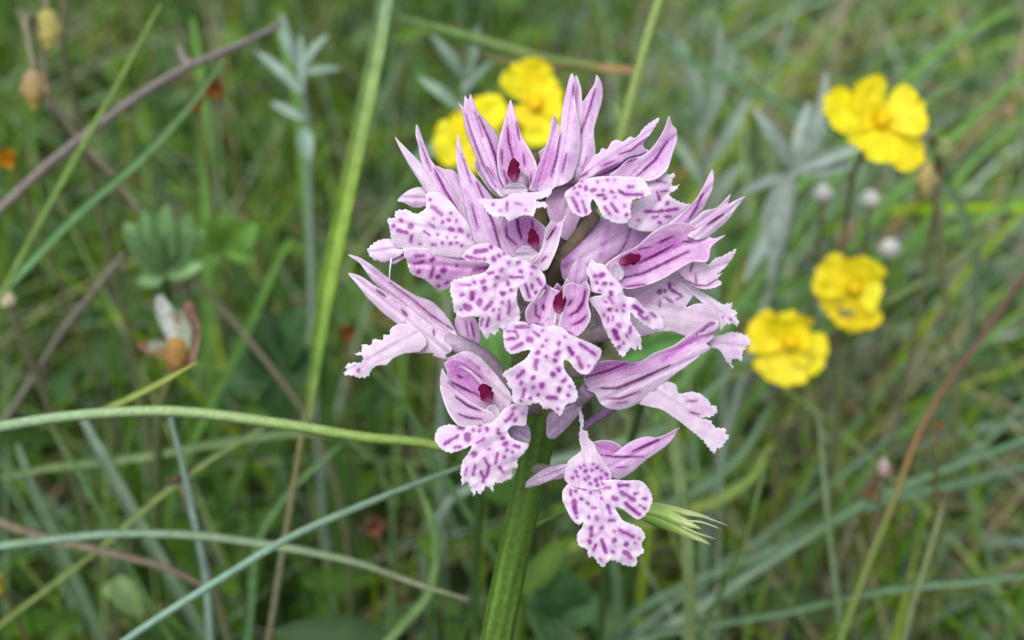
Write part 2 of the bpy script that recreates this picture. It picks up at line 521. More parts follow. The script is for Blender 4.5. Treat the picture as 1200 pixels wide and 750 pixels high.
top = pix(crom(AX, n=8))
base = Vector((top[0].x - 0.006, top[0].y - 0.012, -0.004))
low = crom([tuple(base), tuple(base.lerp(top[0], .5) + Vector((0, -.003, 0))), tuple(top[0])], n=10)[:-1]
ORCHID = empty('orchid', base)
tag(ORCHID, 'pink and white orchid with purple-spotted lips on a ridged green stem', 'orchid')

def build_stem():
    C = [Vector(p) for p in low] + top; n = len(C)
    rr = [(22 - 3.5 * i / n) * U if i < n * 0.62 else (19.8 - 11 * (i / n - .62) / .38) * U for i in range(n)]
    # ridged cross-section with paler ribs
    C = [Vector(c) for c in C]; T = frames(C); ref = Vector((1, 0, 0)); V, F, CC = [], [], []; S = 40
    g0, g1 = np.array(lin(78, 112, 40)), np.array(lin(100, 134, 54)); br = np.array(lin(110, 100, 70))
    for i, (c, t) in enumerate(zip(C, T)):
        u = (ref - t * ref.dot(t)).normalized(); v = t.cross(u); ref = u
        for k in range(S):
            a = 2 * math.pi * k / S
            rib = 0.5 + 0.5 * math.cos(a * 8 + 0.4 * math.sin(i * .3))
            r = rr[i] * (0.90 + 0.07 * rib + .03 * noise.noise((k * .35, i * .12, 4)))
            V.append(c + u * (r * math.cos(a)) + v * (r * math.sin(a)))
            q = (g0 + (g1 - g0) * (rib ** 2 * .7)) * (1 + .35 * noise.noise((math.cos(a) * 2.2, math.sin(a) * 2.2, i * .16))); f = max(0, (i / n - .74) / .26)
            CC.append(tuple(q + (br - q) * min(1, f * 1.6)))
    for i in range(n - 1):
        for k in range(S):
            a, b = i * S + k, i * S + (k + 1) % S; F.append((a, b, b + S, a + S))
    F.append(tuple((n - 1) * S + k for k in range(S)))
    link('stem', mesh('stem', V, F, CC), M_STEM, ORCHID)
    # two long basal leaves on the ground, one sheath leaf on the stem
    for k, (dx, dy, L) in enumerate([(-.05, .02, .11), (.06, .03, .10), (0.01, .07, .09)]):
        b = Vector(base); d = Vector((dx, dy, 0)).normalized()
        P_ = [tuple(b + d * (L * t) + Vector((0, 0, .004 + .055 * t * (1.25 - t)))) for t in np.linspace(0, 1, 7)]
        C = [Vector(p) for p in crom(P_, n=3)]; m = len(C)
        w = [0.018 * math.sin(math.pi * min(1, .12 + .88 * i / (m - 1))) ** .7 + .001 for i in range(m)]
        V, F, CC = ribbon_data(C, w, Vector((0, 0, 1)), .35, ramp([lin(84, 118, 58), lin(70, 104, 52)], m))
        link('leaf', mesh('leaf', V, F, CC), M_LEAF, ORCHID)
build_stem()

def flower(px, py, z):
    f = bpy.data.objects.new('flower', None); COL.objects.link(f); f.empty_display_size = .003
    f.parent = ORCHID; f.location = PZ(px, py, z) - Vector(ORCHID.location)
    return f

# ---- flower facing the lens in the middle of the head
f = flower(652, 385, 140)
ovary(f, 'ovary', [(652, 375, 118), (652, 372, 90), (645, 372, 30)], (12, 9))
sheet(f, 'sepal', [(618,377),(616,366),(618.7,359),(627,350),(632,341),(639,333),(648,338),(657,342),(652,360),(650,380),(640,390),(626,384)], 128, (640,365), cb=14, ca=8, gx=-.35, mat=M_PINK,
      veins=[(639,335,639,343,1.2),(628,357,628,369,634,373,1.2),(636,357,637.5,363,2.0),(622,380,636,381,.9)], tint0=.1)
sheet(f, 'sepal', [(662,334),(671,331),(680,334),(686,329),(691,338),(689,356),(692,370),(687,383),(675,394),(664,392),(656,384),(658,366),(660,350)], 130, (672,365), cb=14, ca=8, gx=.3, mat=M_PINK,
      veins=[(686,340,683.5,354,677,364.5,668,369.5,2.0),(687,370,681,376.5,670,381,1.6),(670,351,666,358,1.7),(664,389,672,392,1.2)], tint0=.15)
sheet(f, 'petal', [(634,345),(641,336),(648,338),(653,332),(658,336),(664,326),(668,334),(672,340),(674,356),(668,372),(654,378),(640,372),(634,358)], 118, (655,355), ca=8, cb=10, gy=-.25, mat=M_PINK,
      tints=[(650,350,664,350,14,.75)], veins=[(666,336,666,342,1.6)])
anther(f, 656, 353, 136, 19, 25, 10); throat(f, 651, 378, 138, 26, 24)
sheet(f, 'lip', [(637,383),(628,380),(618,377.5),(606,376.7),(596,379),(590,386),(590,397),(592,409),(599,415),(607,413.5),(614,411),(621.5,410),(617,419),(603,429),(588,440),(595,446),(595,450.5),(600,459),(600.7,470),(610,475),(620,475),(627,472.5),(633,474),(637,479.5),(646,479.5),(657.5,487),(661,479),(663,474.5),(672.5,471.5),(677,467),(675.3,455),(669,443),(662,433),(661.5,422),(666,423),(673,431.5),(681,438),(689,438),(697,429),(703.5,419),(705,410.5),(695,403.5),(677,395.5),(666,390),(660,384),(650,381)],
      150, (652,385), gy=.16, cb=-15, ca=-6, mat=M_LIP, jag=.7, rip=4,
      spots=[(605.5,383.3,618.5,383.3,2.2),(594,388,604.5,388.7,607,395.3,1.3),(594.7,397.3,602,396.7,1.9),(620.7,398,3.8),(600,408.7,612,402.7,2.3),(626,389.3,631.3,393.3,1.9),(635.3,387.3,1.6),(640,398.7,1.9),(635.3,405.3,1.9),(655.3,402.7,2.1),(662,395.3,1.6),(630,413.3,2.5),(640.7,417.3,1.9),(653.3,414,2.8),(628.7,422,628,432,2.6),(650.7,422.7,2.6),(654.7,433.3,2.4),(613.3,435.3,606.7,442,2.4),(624.7,442.7,2.8),(648,438.7,3.2),(660.7,446,2.6),(610.7,448.7,2.4),(635.3,452,3.6),(624.7,454,1.7),(655.3,456.7,3),(667.3,453.3,1.7),(614.7,456,612.7,464.7,1.9),(621.3,466.7,1.9),(630.7,463.3,1.5),(642.7,466,650.7,466,2.9),(666,463.3,1.7),(610.7,470,1.4),(653.3,479.3,1.3),(666.7,408,670.7,414.7,2.8),(680,403.3,697.3,415.3,2.0),(676.7,418.7,681.3,431.3,2.4),(690,428.7,1.7)])

# ---- flower above it, lip swung to one side
f = flower(606, 300, 130)
ovary(f, 'ovary', [(620, 298, 112), (630, 300, 80), (642, 310, 35)], (12, 9))
sheet(f, 'sepal', [(537,157),(542,176),(551,199),(565,216),(579,234),(591,252),(597,276),(603,298),(590,304),(572,297),(557,284),(550,264),(545,240),(539,215),(534.5,185)], 104, (575,270), gy=.15, cb=-8, gx=.1, mat=M_SEP,
      veins=[(558,213,570,240,579,265,586,291,2.0),(553,240,560,268,1.1),(541,180,552,215,.8)], tints=[(560,215,578,245,7,.6)])
sheet(f, 'petal', [(590,252),(597,246),(604,243),(612,249),(623,254),(634,262),(640,268),(640,284),(632,300),(616,306),(603,302),(594,288),(588,268)], 106, (615,278), ca=8, cb=8, gy=-.1, mat=M_PINK,
      veins=[(593,266,594,277,605.5,287,1.3),(605.3,251,607.3,266,611,279,2.1),(623,258,625,270,1.2)], tints=[(612,262,622,272,14,.8)])
sheet(f, 'sepal', [(640,268),(647,259),(652,261),(664,253),(660,262),(657,274),(653.5,288),(647.5,303),(639,317),(624,313),(622,304),(632,296),(637,282)], 120, (642,290), cb=8, gx=.25, mat=M_LIP,
      veins=[(651.5,266,641,281,1.5),(640,300,634,307,1.2)], jag=.5)
anther(f, 625, 279, 123, 16, 23, -12); throat(f, 617, 299, 124, 28, 22)
sheet(f, 'lip', [(596,299),(586,291),(572,284.5),(556,287),(545,294),(541.5,301),(549,306),(561,307.5),(574,310),(570,317),(556,322.5),(540,325.5),(529,330),(527.5,341),(531,353),(531,361),(535,369),(545,372.5),(554,371),(562,372.5),(560.5,381),(566,391),(571,398),(575.5,390.5),(579,393),(585,385.5),(590,386.5),(595,382.5),(608,379),(609.5,367),(606,353),(608,337),(611.5,344.5),(615,352.5),(621,353.5),(628,351),(637,345),(640,333.5),(638,322.5),(628,312.5),(614,305)],
      140, (606,305), gy=.12, cb=-11, ca=-5, mat=M_LIP, jag=.8, rip=4.5,
      spots=[(557.3,295.3,570,293.3,2.6),(546.7,300.7,562,304,1.9),(568,303.7,2),(578.7,304,2.8),(584.7,300,2.4),(590.7,297.3,1.8),(575.3,290,2),(596,307.7,2.2),(588,316,2.5),(573,320.5,578,319,2),(582.7,325,2.6),(606.7,308,2),(610,318,2),(598.7,325,612.7,325,1.4),(622.7,320.7,1.7),(626,313,2.8),(566,330,3),(556,331,1.9),(539.3,333.7,551.3,333.7,1.1),(568,338.7,3),(580.7,334.3,1.7),(595.3,331.6,2.7),(589.3,344,3),(599,340,1.5),(552.7,343,553.3,349.7,3),(541.3,346,2),(562,354,4),(548,360,4.4),(540,363,1.5),(575.3,354.7,568.7,363.3,2.3),(578,363.3,2),(585.3,362.7,1.5),(585,369,584,374,1.6),(596.7,353.3,597.3,361.3,595.3,368,1.8),(588.7,354,1.5),(565.3,374.7,563.3,381.3,1.4),(572.7,373.3,570.7,382,1.4),(616,333.3,620.7,348.7,1.6),(623.3,333.7,623.7,338,1.5),(630,326.7,634,333.3,1.8),(627.3,342.7,1.7)])

# ---- lower flower leaning to the side of the stem
f = flower(578, 497, 105)
ovary(f, 'ovary', [(580, 488, 88), (596, 480, 60), (636, 478, -18)], (11, 9))
sheet(f, 'sepal', [(517,411),(507,417),(513,419),(520,421),(532,416),(546,411),(560,416),(575,431),(589,448),(599.5,465),(598,475),(588,482),(578,478),(566,455),(545,434),(528,428)], 92, (560,440), cb=-6, gx=.12, mat=M_PALE, tints=[(528,422,550,426,566,440,9,.8)], veins=[(546,418,564,434,.9)])
sheet(f, 'petal', [(521,425),(530,421),(545,424),(560,436),(575,452),(586,470),(588,484),(578,496),(562,494),(545,482),(530,465),(523,448),(524,437)], 84, (560,460), ca=6, cb=10, mat=M_PINK, tints=[(535,432,562,446,15,.85)],
      veins=[(528,447,543,455,560,463,1.8),(535.3,439.3,542,443,1.6),(546,430,566,444,.9)])
sheet(f, 'sepal', [(518,432),(516,441),(515.5,452),(520,470),(527,486),(537,498),(554,502),(575,501),(582,494),(577,484),(564,478),(548,468),(534,456),(526,444),(523,440)], 98, (545,475), cb=8, gy=.12, gx=-.1, mat=M_PALE,
      veins=[(534,465,548.7,475.5,563,481.5,2.0),(536.7,485,548.7,489.5,564,491,1.4),(526,447,534,456,1.1)], tints=[(528,452,560,470,8,.45)])
anther(f, 569, 460, 103, 20, 23, -22); throat(f, 577, 487, 104, 20, 26)
sheet(f, 'lip', [(566,497),(553,498.5),(539,499),(525,497.5),(516,500),(509.3,509),(510.5,518),(519,527.5),(530,530.5),(543,526.5),(552.7,522.5),(547.3,533),(541.3,542),(540,556),(542.7,569),(546.5,564),(552,572),(555,581.5),(557.5,575.5),(562.7,580),(570,570),(574,571),(577.3,578),(581,565),(588.7,566.5),(591,564),(599.5,561),(601,549.5),(606.5,549),(606.5,540),(614.5,530.5),(620,521),(607.3,517),(597,510.5),(595,504),(601,499),(615.5,498.5),(618,486),(619,476),(601,473),(589,480.5),(582,490),(574,495)],
      112, (578,497), gy=.12, cb=-11, ca=-6, mat=M_LIP, jag=.8, rip=4.5,
      spots=[(562,498.5,2),(538,501.7,543,501.7,2),(548,512.3,4.4),(521.3,520.3,528.7,515.7,536,511,2),(533,524,538.5,523.5,1.8),(554.7,503.7,1.8),(562,504.7,2),(570.7,503.7,1.8),(559.3,519,567.3,514.3,1.8),(556,532.3,3.4),(572.7,526.3,1.7),(568,537.7,572.7,546.3,570.7,557,566,563.7,1.9),(563.3,553,566,559,1.5),(546.7,549,545.3,557,1),(556.7,545.7,554.7,555.7,1.5),(583.3,531,580.7,543,1.5),(590.7,535.7,1.9),(585.3,547,589.3,553,1.5),(583.3,503,1.7),(584.7,507.7,2),(589.3,513.7,2.4),(592.7,520,3.2),(602.7,522.3,608,524,1.7),(594,527.4,2),(600.7,530.3,2),(602,478.5,2),(592.7,493.3,600.7,485.3,2.2),(604,492,2.2),(612.7,485.3,1.4)])
sheet(f, 'spur', [(590,494),(604,493),(618,497),(622,508),(620,520),(608,521),(596,514),(590,504)], 88, ca=-8, cb=-8, mat=M_MAUVE)

# ---- flower with striped hood swept to the side, dark anther
f = flower(722, 325, 110)
ovary(f, 'ovary', [(722, 322, 100), (700, 330, 75), (648, 345, 28)], (12, 9))
sheet(f, 'petal', [(709,311),(717,304),(725,299),(747,288),(763,274),(785,262),(806,262),(826,272),(834,279),(850,275.5),(834,289),(829,306),(812,307),(793,317),(778,326),(755,335),(731,338),(720,331)], 104, (720,320), gx=-.18, cb=10, mat=M_PINK,
      veins=[(730.7,325.5,753,320.5,773,311,798.7,298.5,807,294.5,2.0),(746.7,309,768,299,788,288,1.6),(770.7,285,789,276.7,1.5),(733,336,756,333,1.2),(800,283,812,284,1.2),(748,292,765,289,1.0)],
      tints=[(745,305,770,292,790,284,13,.85),(800,275,840,262,8,.3)])
sheet(f, 'sepal', [(763,274),(783,262),(802,247),(813,236.5),(823,220.5),(835,199),(836.5,214),(831,232),(823,247),(812,261),(795,272),(778,280)], 98, (770,272), gx=-.35, cb=-5, mat=M_SEP, veins=[(824,227,816,243,808,256,1.8)], tints=[(826,222,805,258,8,.6)])
sheet(f, 'petal', [(800,268),(815,256),(825,247),(840.7,243),(848.7,235.3),(856,227.5),(851,243),(838,255),(820,268),(806,275)], 84, (800,268), gx=-.35, mat=M_SEP)
sheet(f, 'sepal', [(806,276),(820,266),(835,254),(849,243),(858,236.5),(874,230.5),(863.5,243),(853,259),(842,269),(829,278.5),(815,281)], 95, (806,276), gx=-.4, cb=-4, mat=M_PALE, veins=[(848,251,838,257,828,263.5,1.8)], tints=[(850,245,826,264,8,.6)])
anther(f, 739, 304, 118, 17, 26, 72); throat(f, 722, 319, 116, 18, 22)
sheet(f, 'lip', [(714,318),(706,309),(699,308),(693,304),(690,310),(687,318),(691,326),(692,335),(693,341),(706,345),(690,350.5),(694,357),(701,367),(709,387),(717,401),(725,413),(730,419),(734,413),(741,408),(744,412),(747,406),(750.5,411),(751,395),(745,386),(738.5,374),(739,366),(750,377),(763,384.5),(777,385.5),(777,374),(771,367),(755,360.5),(745,350),(732,346),(729,335),(725,330)],
      130, (712,325), gy=.12, gx=-.1, cb=-8, ca=-4, mat=M_LIP, jag=.8, rip=4.5,
      spots=[(705.3,322.7,3.4),(697.3,324,2.1),(708,332,2.6),(716,332.7,1.8),(699,331,1.7),(716,344,2.8),(714,349,719,355,1.8),(710,354,2),(714,362.7,2.2),(708,369,1.5),(723,364,1.5),(718,371,718,375,1.5),(713,372,712.5,378,1.4),(725.3,381.3,3.1),(720,387.3,724,396.7,2.8),(739,383,738,391,2),(734.7,393.3,2),(730.7,402,1.7),(725.3,407,2),(743,358.7,752.7,366,2.6),(748.7,367,755,374,1.3),(757,372.7,2.2),(763,367,768,371,1.4),(731,358,1.8),(730,364.7,1.8),(703,341,1.6)])

# ---- topmost flower
f = flower(604, 225, 125)
ovary(f, 'ovary', [(605, 218, 100), (610, 215, 90), (622, 205, 72)], (12, 9))
sheet(f, 'sepal', [(545,112),(549,117),(551,110),(555,118),(560,130),(573,145),(584,158.5),(585,175),(589,195),(598,225),(590,231),(578,222),(566,205),(553,173),(546,155),(541,131),(537,120),(543,126)], 96, (590,225), gy=.28, cb=-9, mat=M_SEP,
      veins=[(561,136,573,162.7,580,182,585.5,209,591,223,1.6),(546,134,553,158,565,190,582,220,.9),(556,130,566,160,.7),(571,195,580,210,1)])
sheet(f, 'petal', [(598.5,117),(603,131),(606,142),(612,160.5),(622,178),(629,194),(628,214),(616,226),(604,228),(594,222),(586,208),(583,190),(584,170),(588,152),(592,138)], 90, (604,222), gy=.12, cb=8, mat=M_PINK,
      veins=[(594.7,149,596,166,601.5,186,1.5),(605.3,143,608.5,164,1.4),(588,175,588.7,192,1.1),(613.3,180,615,195,1.1),(590,200,597,219,1.1),(622,205,623,222,1.0)], tints=[(600,165,604,200,10,.65)])
sheet(f, 'petal', [(649,135),(655,148),(653,172),(647,203),(635,222),(622,224),(626,206),(636,182),(644,157)], 98, (630,215), gy=.2, cb=6, mat=M_PINK, tints=[(645,180,635,215,10,.7)])
sheet(f, 'sepal', [(670.7,86),(675,98),(673.5,113),(680,150),(678,190),(668,212),(652,219),(630,224),(640,210),(650,185),(656,157),(658.5,130),(662,112)], 108, (655,210), gy=.22, cb=-8, mat=M_SEP,
      veins=[(656.5,157,652,185,646,207,1.6),(664,180,658.7,203,1.4),(672,98,671.5,113,.9)])
anther(f, 602, 198, 106, 17, 26, 0); throat(f, 604, 222, 110, 30, 14)
sheet(f, 'petal', [(556,190),(568,176),(583,168),(600,172),(624,182),(640,172),(658,168),(674,180),(678,205),(655,222),(630,230),(604,234),(582,230),(566,212)], 62, (610,210), gy=.15, cb=8, ca=5, mat=M_SEP, tint0=.1, veins=[(632,196,628,222,1.0),(578,205,588,224,1.0)])
sheet(f, 'lip', [(599,227),(590,232),(575,233),(559,233.5),(566,240),(571,247.5),(580,254.5),(592,254.5),(596,260),(604,256),(614,252),(625,253.5),(628,245),(643.5,241.5),(640,238),(628,235),(643,230),(648,220),(635,223),(622,225),(609,225)], 142, (602,227), gy=.6, cb=-5, mat=M_LIP, jag=.9,
      spots=[(594.7,238,594,246,1.4),(586,247,1.4),(604,238,612,240,.9),(578,240,1.2),(616,246,1.2)], halo=.3)

# ---- upright pair of sepals behind the topmost flower
f = flower(685, 200, 95)
ovary(f, 'ovary', [(685, 202, 88), (665, 208, 85), (625, 205, 70)], (11, 9))
sheet(f, 'sepal', [(675.3,88),(681,103),(683,119),(690,108),(697,97),(699,87.5),(705,97),(706.7,107),(705.3,119),(700,138),(696.5,150),(698,179),(694,203),(680,212),(664,205),(664,185),(667,150),(671,112)], 94, (684,205), gy=.2, cb=-8, mat=M_SEP,
      veins=[(697.5,105,690,130,678.5,162,1.5),(672,190,670,204,1.2),(688,185,681,200,.8)])
sheet(f, 'petal', [(640,232),(652,220),(668,212),(680,206),(690,206),(691,222),(686,242),(677,262),(666,282),(654,276),(646,262),(641,248)], 84, ca=-6, cb=-7, mat=M_SEP, tints=[(650,245,660,265,5,.4)])

# ---- flower on the upper flank, pale lip with stripes
f = flower(700, 212, 112)
ovary(f, 'ovary', [(702, 212, 98), (690, 220, 85), (636, 240, 58)], (12, 9))
sheet(f, 'petal', [(690,193),(697,181),(701,180),(706,173),(710,175),(718,165),(723,163.5),(729,166),(739,160),(743,161.5),(756,148),(773,138),(766,152),(754,170),(757,178),(746,182),(733,186),(726,193),(712,200),(697,206),(678,211),(682,203)], 106, (700,205), gy=.15, gx=-.1, cb=-5, mat=M_SEP, jag=.5,
      veins=[(725,181,740,176,757,162,1.3),(677,209,689,203,1.5),(698.7,204,726.7,190.7,1.1),(704,195,720,188,1.1)])
sheet(f, 'sepal', [(784.7,136),(788,146),(793,152),(793.5,162),(788.5,179),(781,200),(768,210),(750,213),(735,212),(722,209),(714,206),(724,198),(735,188),(757,180),(766,171),(778.5,151)], 98, (745,205), gy=.1, gx=-.15, cb=6, mat=M_SEP,
      veins=[(782,166,768,187,746,207,2.0),(735,190,746,186,1.2)], tints=[(784,160,765,190,9,.6),(730,196,744,186,8,.5)])
sheet(f, 'petal', [(676,212),(688,194),(702,182),(722,172),(742,170),(760,176),(778,192),(782,208),(768,222),(740,226),(700,222)], 88, (720,200), gx=-.1, cb=7, mat=M_SEP, veins=[(706,204,735,190,1.1),(720,207,750,190,1.3)], tint0=.12)
sheet(f, 'lip', [(699,207),(720,206),(740,207),(753,208),(758.5,216),(763,226.5),(753,231),(741,235),(739,243),(739,256),(733,262),(720,261),(707,254),(700,241),(694.5,233),(692,239),(693,248),(684,254),(672,250),(666,240),(661.5,227),(672,218),(682,211)], 122, (695,210), gy=.35, cb=-6, mat=M_LIP, jag=.7,
      spots=[(670.7,232,678.7,248,1.6),(682.7,236,687.3,249,1.6),(677,226.7,2.2),(673,220.7,1.7),(680,218.7,1.9),(686.7,220.7,2.4),(695,223,2.7),(706.7,223,1.8),(717,224.7,2),(709,232.7,2.2),(700.7,228.7,706.7,228.7,1.7),(720,231,1.7),(717,238.7,723,248,1.8),(709,242.7,714,250.7,1.8),(732,241,1.9),(734,252,2),(725,222.7,732,228,753,228,1.5),(737,219.3,742,219,1.8),(682,213,1.3),(700,213,1.3),(712,211,1.4),(720,211,1.2)])
sheet(f, 'lip', [(760,204),(775,205),(791,204.5),(788,211),(789,218.5),(796,215.5),(793.5,221.5),(784,228),(791,234),(800,238),(811,240),(800,249),(794,258),(783,266),(770,271),(754,271),(738,266),(733,256),(738,240),(755,230),(758,216)], 98, (750,240), gx=-.2, cb=-7, mat=M_LIP, jag=.8,
      spots=[(756.7,248,775,247.5,794,245,1.7),(765,254.7,770,254,1.8),(780,254,785,254,1.6),(772.7,261,2.2),(782,238,1.7),(770,224.7,772.7,234,1.4),(775,224.7,783,224,1.3),(770,212,780,214,1.2),(748,258,1.5)])

# ---- back of a hood behind, in the middle of the head
f = flower(700, 300, 70)
ovary(f, 'ovary', [(700, 250, 80), (680, 275, 78), (654, 312, 66), (646, 340, 30)], (7, 8.5), (lin(124, 112, 92), lin(112, 104, 78)))
sheet(f, 'sepal', [(657,317),(660,297),(670.5,281),(686.5,265),(704,255.5),(723,258),(753,260),(762,274),(748,290),(727,302),(712,314),(700,326),(688,330),(672,328),(661,328)], 86, (700,295), cb=-12, ca=-8, mat=M_SEP,
      tints=[(663,312,666,298,677,284,690,270,6,.95),(704,300,708,285,713,268,3.5,.8)], veins=[(740,265,733,285,722,302,.8),(709,311,722,299,1.1)])
sheet(f, 'petal', [(664,330),(670,312),(678,302),(684,306),(690,318),(688,332),(676,338)], 94, ca=-5, cb=-5, mat=M_SEP, tints=[(672,325,680,308,4,.5)])

# ---- flower low on the far flank, spotted throat
f = flower(785, 345, 60)
ovary(f, 'ovary', [(752, 372, 55), (725, 385, 45), (645, 400, 8)], (12, 9))
sheet(f, 'petal', [(728,338),(756,332),(790,317),(802,333),(815,341),(810,350),(804,360),(815,356),(826,356),(840,366),(842,384),(828,392),(804,394),(786,388.5),(769,390.5),(748,394),(735,380),(730,360)], 72, (780,360), gx=-.12, cb=-10, mat=M_PALE,
      spots=[(773,342,3),(784.7,332,784.7,337,1.8),(787,340,796,345,1.8),(780,348.7,788,354,1.5),(773,352,773,359,1.1),(793,351,799,347,1.3),(779,341,1.4),(790,334,1.2)], tints=[(748,360,768,344,5,.7),(826,380,834,360,3,.4)], halo=.35)
sheet(f, 'lip', [(796,330),(808,334),(821,340.5),(836,350),(849,357),(859,355.5),(857,361),(864,366),(861,370),(865,375),(864.5,382),(857,379),(848,382),(845,388),(839,384),(832,372),(826,358),(812,345)], 66, (810,340), gx=-.1, cb=-5, mat=M_LIP, jag=1.0, spots=[(856,374,1.3),(847,372,1.2)], halo=.3)
sheet(f, 'petal', [(792,318),(803,309),(815,305),(825,306),(829,310),(838,303),(847,300),(863,292),(856,307),(846,317),(840,322),(848,319),(841,327),(846,331),(832,338.5),(818,337.5),(805,331)], 78, (805,320), gx=-.2, cb=5, mat=M_LIP, jag=.6,
      veins=[(793,319,801,327,814.7,334,828,335,840,327.5,1.1),(812,308,809,318,1.0),(815,322,816,333,.9)])

# ---- side-on flower pointing away over the yellow blossoms
f = flower(690, 455, 70)
ovary(f, 'ovary', [(692, 455, 78), (680, 466, 55), (640, 485, -22)], (10, 9))
sheet(f, 'petal', [(684,443),(694,432),(704,424),(716,422),(729,423),(750,423.5),(766,414),(790,404.5),(804,394.5),(820,384),(834,376),(842,383),(839,391),(827,403.5),(800,421),(775,433),(745,441),(715,450),(690,454)], 92, (690,450), gx=-.22, cb=8, mat=M_PINK,
      veins=[(686,442,714,434,733,426,1.5)], tints=[(700,430,735,427,9,.8),(777,421,812,397,834,380,4,.95),(700,444,760,430,5,.3)])
sheet(f, 'sepal', [(688,456),(700,449),(715,446),(745,438),(775,430),(800,418),(826,402),(833,408),(820,417.5),(804,429.5),(791,439),(770,456),(751,471),(739,477.5),(727,480.5),(712,478.5),(703,472),(697,461)], 99, (690,455), gx=-.2, cb=-7, mat=M_PALE,
      veins=[(704.7,455,723,455,752.7,443,785,428,2.3),(711,467,727,467,750,458.5,1.2),(720,473,735,471,.7),(702,450,710,447,.9)], tints=[(710,445,760,433,800,418,9,.55)])
sheet(f, 'lip', [(748,463),(765,455),(781,447),(793,451.5),(794.5,460),(811,459),(823,462.5),(828,467),(832,471),(833,475),(839,475),(841,480.5),(836,487),(821,490.5),(833,493),(837,500),(851,503.5),(850.5,508.5),(854,512),(849,518.5),(846,524.5),(840,526),(837,532.5),(832,527),(823,516),(808,503),(789,489),(772,479),(760,476.5),(747,472)], 82, (760,465), gx=-.15, gy=.1, cb=-5, mat=M_PALE, jag=.9,
      spots=[(805,470,816,470,1.2)], veins=[(808,483,821,486,.9)], tints=[(815,478,832,480,3,.5)])
sheet(f, 'spur', [(642,486),(650,481),(662,477),(676,472),(684,470),(681,480),(672,493),(660,506),(648,515),(642,513),(640,500)], 60, ca=-6, cb=-6, mat=M_MAUVE)
ovary(f, 'spur', [(722, 472, 40), (704, 486, 30), (684, 502, 18), (678, 510, 14)], (7, 3.5), (lin(158, 128, 164), lin(150, 118, 156)))

# ---- fringed lip peeping out beyond it
f = flower(835, 402, 40)
ovary(f, 'ovary', [(832, 401, 44), (790, 420, 40), (640, 440, -5)], (6, 8))
sheet(f, 'lip', [(826,403),(839,393),(846,392.5),(855,389),(866,390),(877,394.5),(879.5,403),(872.5,409),(870,416),(870,425),(865,421),(857,423),(860,432),(854,428),(849,419),(841,409),(832,407)], 44, (835,402), gx=-.1, cb=-5, mat=M_LIP, jag=.9, tints=[(852,400,862,412,5,.45)])

# ---- pale flower in profile, hood of two pointed sepals
f = flower(525, 395, 70)
ovary(f, 'ovary', [(520, 398, 60), (545, 408, 64), (570, 424, 62), (590, 448, 50), (612, 462, 20), (638, 470, -18)], (11, 10), (lin(178, 158, 182), lin(160, 144, 150)))
sheet(f, 'sepal', [(408,298),(420,301.5),(440,313.5),(457,327),(475,339),(487,346),(507,353.5),(520,366),(532,383.5),(536,396),(526,402),(505,396),(485,376),(462,350),(440,334),(432,323.5),(423,310)], 62, (520,385), gx=.18, cb=-9, mat=M_PALE,
      veins=[(457,331,485,352,507,370.5,530,386,1.5),(476,364,482,368,1.2)], tints=[(440,320,470,348,500,370,10,.55)])
sheet(f, 'sepal', [(408,320),(421,323),(440,335),(460,346),(480,360),(505,380),(530,397),(528,413),(505,414),(484,412),(478,398),(470,384),(455,372),(445,363.5),(429,347.5),(417,331.5)], 70, (515,395), gx=.2, cb=-7, mat=M_PALE,
      veins=[(441.3,339.5,452,347.5,2.0),(470.5,363,477.5,370,2.1),(508,386,508.7,393,1.6),(474,376,477,390,.8)], tints=[(440,337,470,358,7,.5)])
sheet(f, 'lip', [(470,379),(457,386.5),(456.5,392),(449,392.5),(449,398),(437,397.5),(435,404),(424,404),(424,411.5),(415,414.5),(425,418),(424,424.5),(411,425),(403.5,430.5),(407,433),(402.5,437.5),(413,440.5),(423,443.5),(432,441),(436,433),(444,428),(452,428),(461,420),(475,414.5),(493,411.5),(500,404),(492,388)], 70, (480,395), gx=.15, gy=.1, cb=-4, mat=M_PALE, jag=1.0,
      spots=[(420,434,2)], tints=[(430,420,425,430,4,.5)])
sheet(f, 'petal', [(534,372),(540,366),(556,372),(562,384),(564,398),(558,406),(545,402),(536,392)], 60, cb=-8, mat=M_SEP, veins=[(552,378,556,396,1.3),(546,376,549,394,.8)])

# ---- flower on the upper near flank of the head, lip turned edge-on
f = flower(545, 275, 85)
ovary(f, 'ovary', [(545, 285, 80), (580, 290, 70), (640, 300, 40)], (12, 9))
sheet(f, 'sepal', [(463,160.5),(467,170),(479,193),(492,214),(500,226),(512,236),(518,226),(508,208),(494,191),(473,171)], 76, (505,230), gy=.2, cb=-5, mat=M_PALE)
sheet(f, 'sepal', [(488,146),(487,155),(491,175),(495,195),(503,220),(520,245),(536,262),(548,280),(558,285),(556,262),(542,240),(526,215),(513,198),(505,187),(498,170)], 84, (540,270), gy=.18, cb=-6, mat=M_SEP, veins=[(509,198,521.3,223,540,253,1.7),(492,165,505,200,.8)])
sheet(f, 'petal', [(511,194),(521,198),(530,199),(541,210),(550,228),(558,252),(562,270),(556,276),(545,258),(532,236),(520,214)], 78, (545,255), gy=.18, cb=-5, mat=M_SEP)
sheet(f, 'petal', [(466,235.5),(473,227),(484,220.5),(496,219.5),(504,227),(506,240),(497,243),(482,243),(474,238)], 66, cb=-5, mat=M_PALE, tints=[(476,234,496,229,3,.4)])
